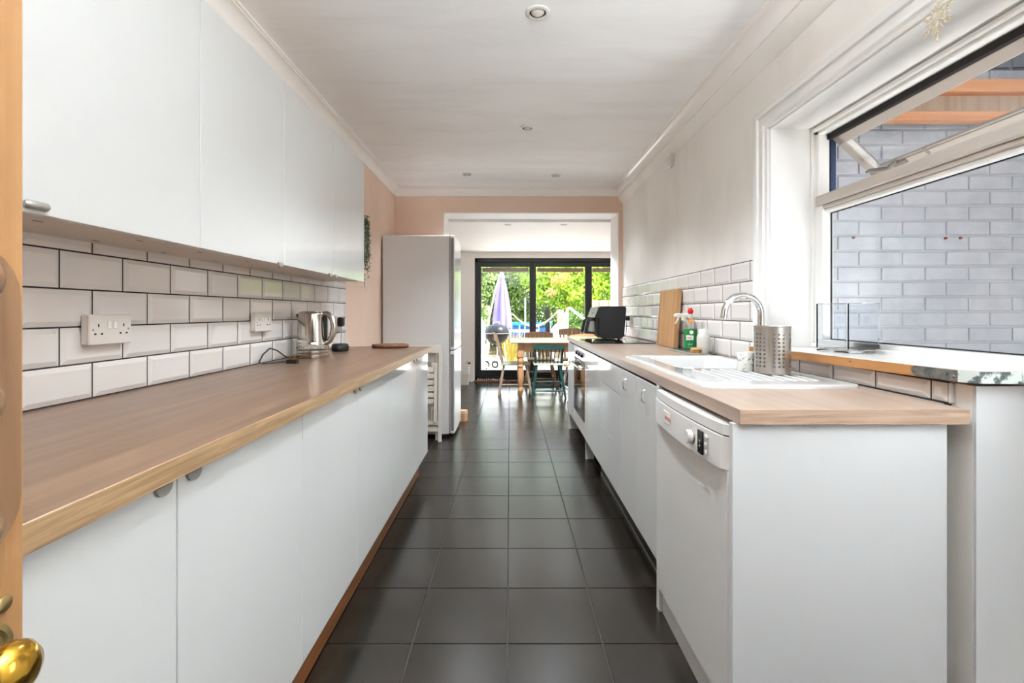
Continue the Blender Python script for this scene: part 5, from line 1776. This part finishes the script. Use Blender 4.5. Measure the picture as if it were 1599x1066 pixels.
B().box(1.0, 1.12, 10.14, 10.17, 0.40, 0.58).build('back_stay', 'white_out', u)
for dx, dy in ((-0.14, -0.14), (0.14, -0.14), (-0.14, 0.14), (0.14, 0.14)):
    B().tube([(1.06 + dx, 9.98 + dy, 0.385), (1.06 + dx * 1.35, 9.98 + dy * 1.35, GZ)], [0.016, 0.012], 8).build('leg', 'white_out', u)
u = thing('tube_frame', 'white bent tube frame of a garden swing', 'swing frame', (1.5, 11.0, GZ))
B().tube([(1.335, 11.0, GZ), (1.335, 11.0, 1.19)] + [(p[0], 11.0, p[2]) for p in arc((1.395, 11.0, 1.19), 0.06, PI, PI * 0.42, 6, 'xz')] + [(1.78, 11.0, 0.95), (2.25, 11.0, 0.55), (2.7, 11.0, 0.15), (2.9, 11.0, GZ)], 0.030, 10).build('tube', 'white_out', u, smooth=60)
B().tube([(1.335, 11.6, GZ), (1.335, 11.6, 1.1), (1.335, 11.0, 1.18)], 0.022, 8).build('brace', 'white_out', u, smooth=60)


# fences
def fence(x0, y0, x1, y1, n, h, label):
    u = thing('garden_fence', label, 'fence', (x0, y0, GZ), group=None)
    d = Vector((x1 - x0, y1 - y0, 0))
    L_ = d.length
    d.normalize()
    nrm = Vector((d.y, -d.x, 0))
    for k in range(n):
        a = Vector((x0, y0, 0)) + d * (L_ * k / n)
        c = Vector((x0, y0, 0)) + d * (L_ * (k + 1) / n - 0.008)
        o = nrm * (0.012 if k % 2 else 0)
        B().add([a + o + Vector((0, 0, GZ - 0.02)), c + o + Vector((0, 0, GZ - 0.02)), c + o + Vector((0, 0, h)), a + o + Vector((0, 0, h)),
                 a + o + nrm * 0.02 + Vector((0, 0, GZ - 0.02)), c + o + nrm * 0.02 + Vector((0, 0, GZ - 0.02)), c + o + nrm * 0.02 + Vector((0, 0, h)), a + o + nrm * 0.02 + Vector((0, 0, h))],
                [(0, 1, 2, 3)[::-1], (4, 5, 6, 7), (0, 4, 7, 3), (1, 2, 6, 5), (3, 7, 6, 2)]).build('board', 'fence_wood', u)
    for z in (0.3, h - 0.25):
        a, c = Vector((x0, y0, z)), Vector((x1, y1, z))
        B().bar(a + nrm * 0.035, c + nrm * 0.035, 0.03, 0.06).build('rail', 'fence_wood', u)


fence(2.15, 13.6, 5.2, 13.6, 22, 1.50, 'pale timber garden fence at the right beyond the shrubs')
fence(3.1, 9.0, 2.9, 13.5, 26, 1.62, 'pale timber side fence running down the garden, right side')
fence(-4.5, 14.6, -0.6, 14.6, 26, 1.35, 'timber garden fence at the left behind the parasol')
fence(-2.9, 8.6, -2.9, 14.5, 30, 1.6, 'timber side fence along the garden, left side')
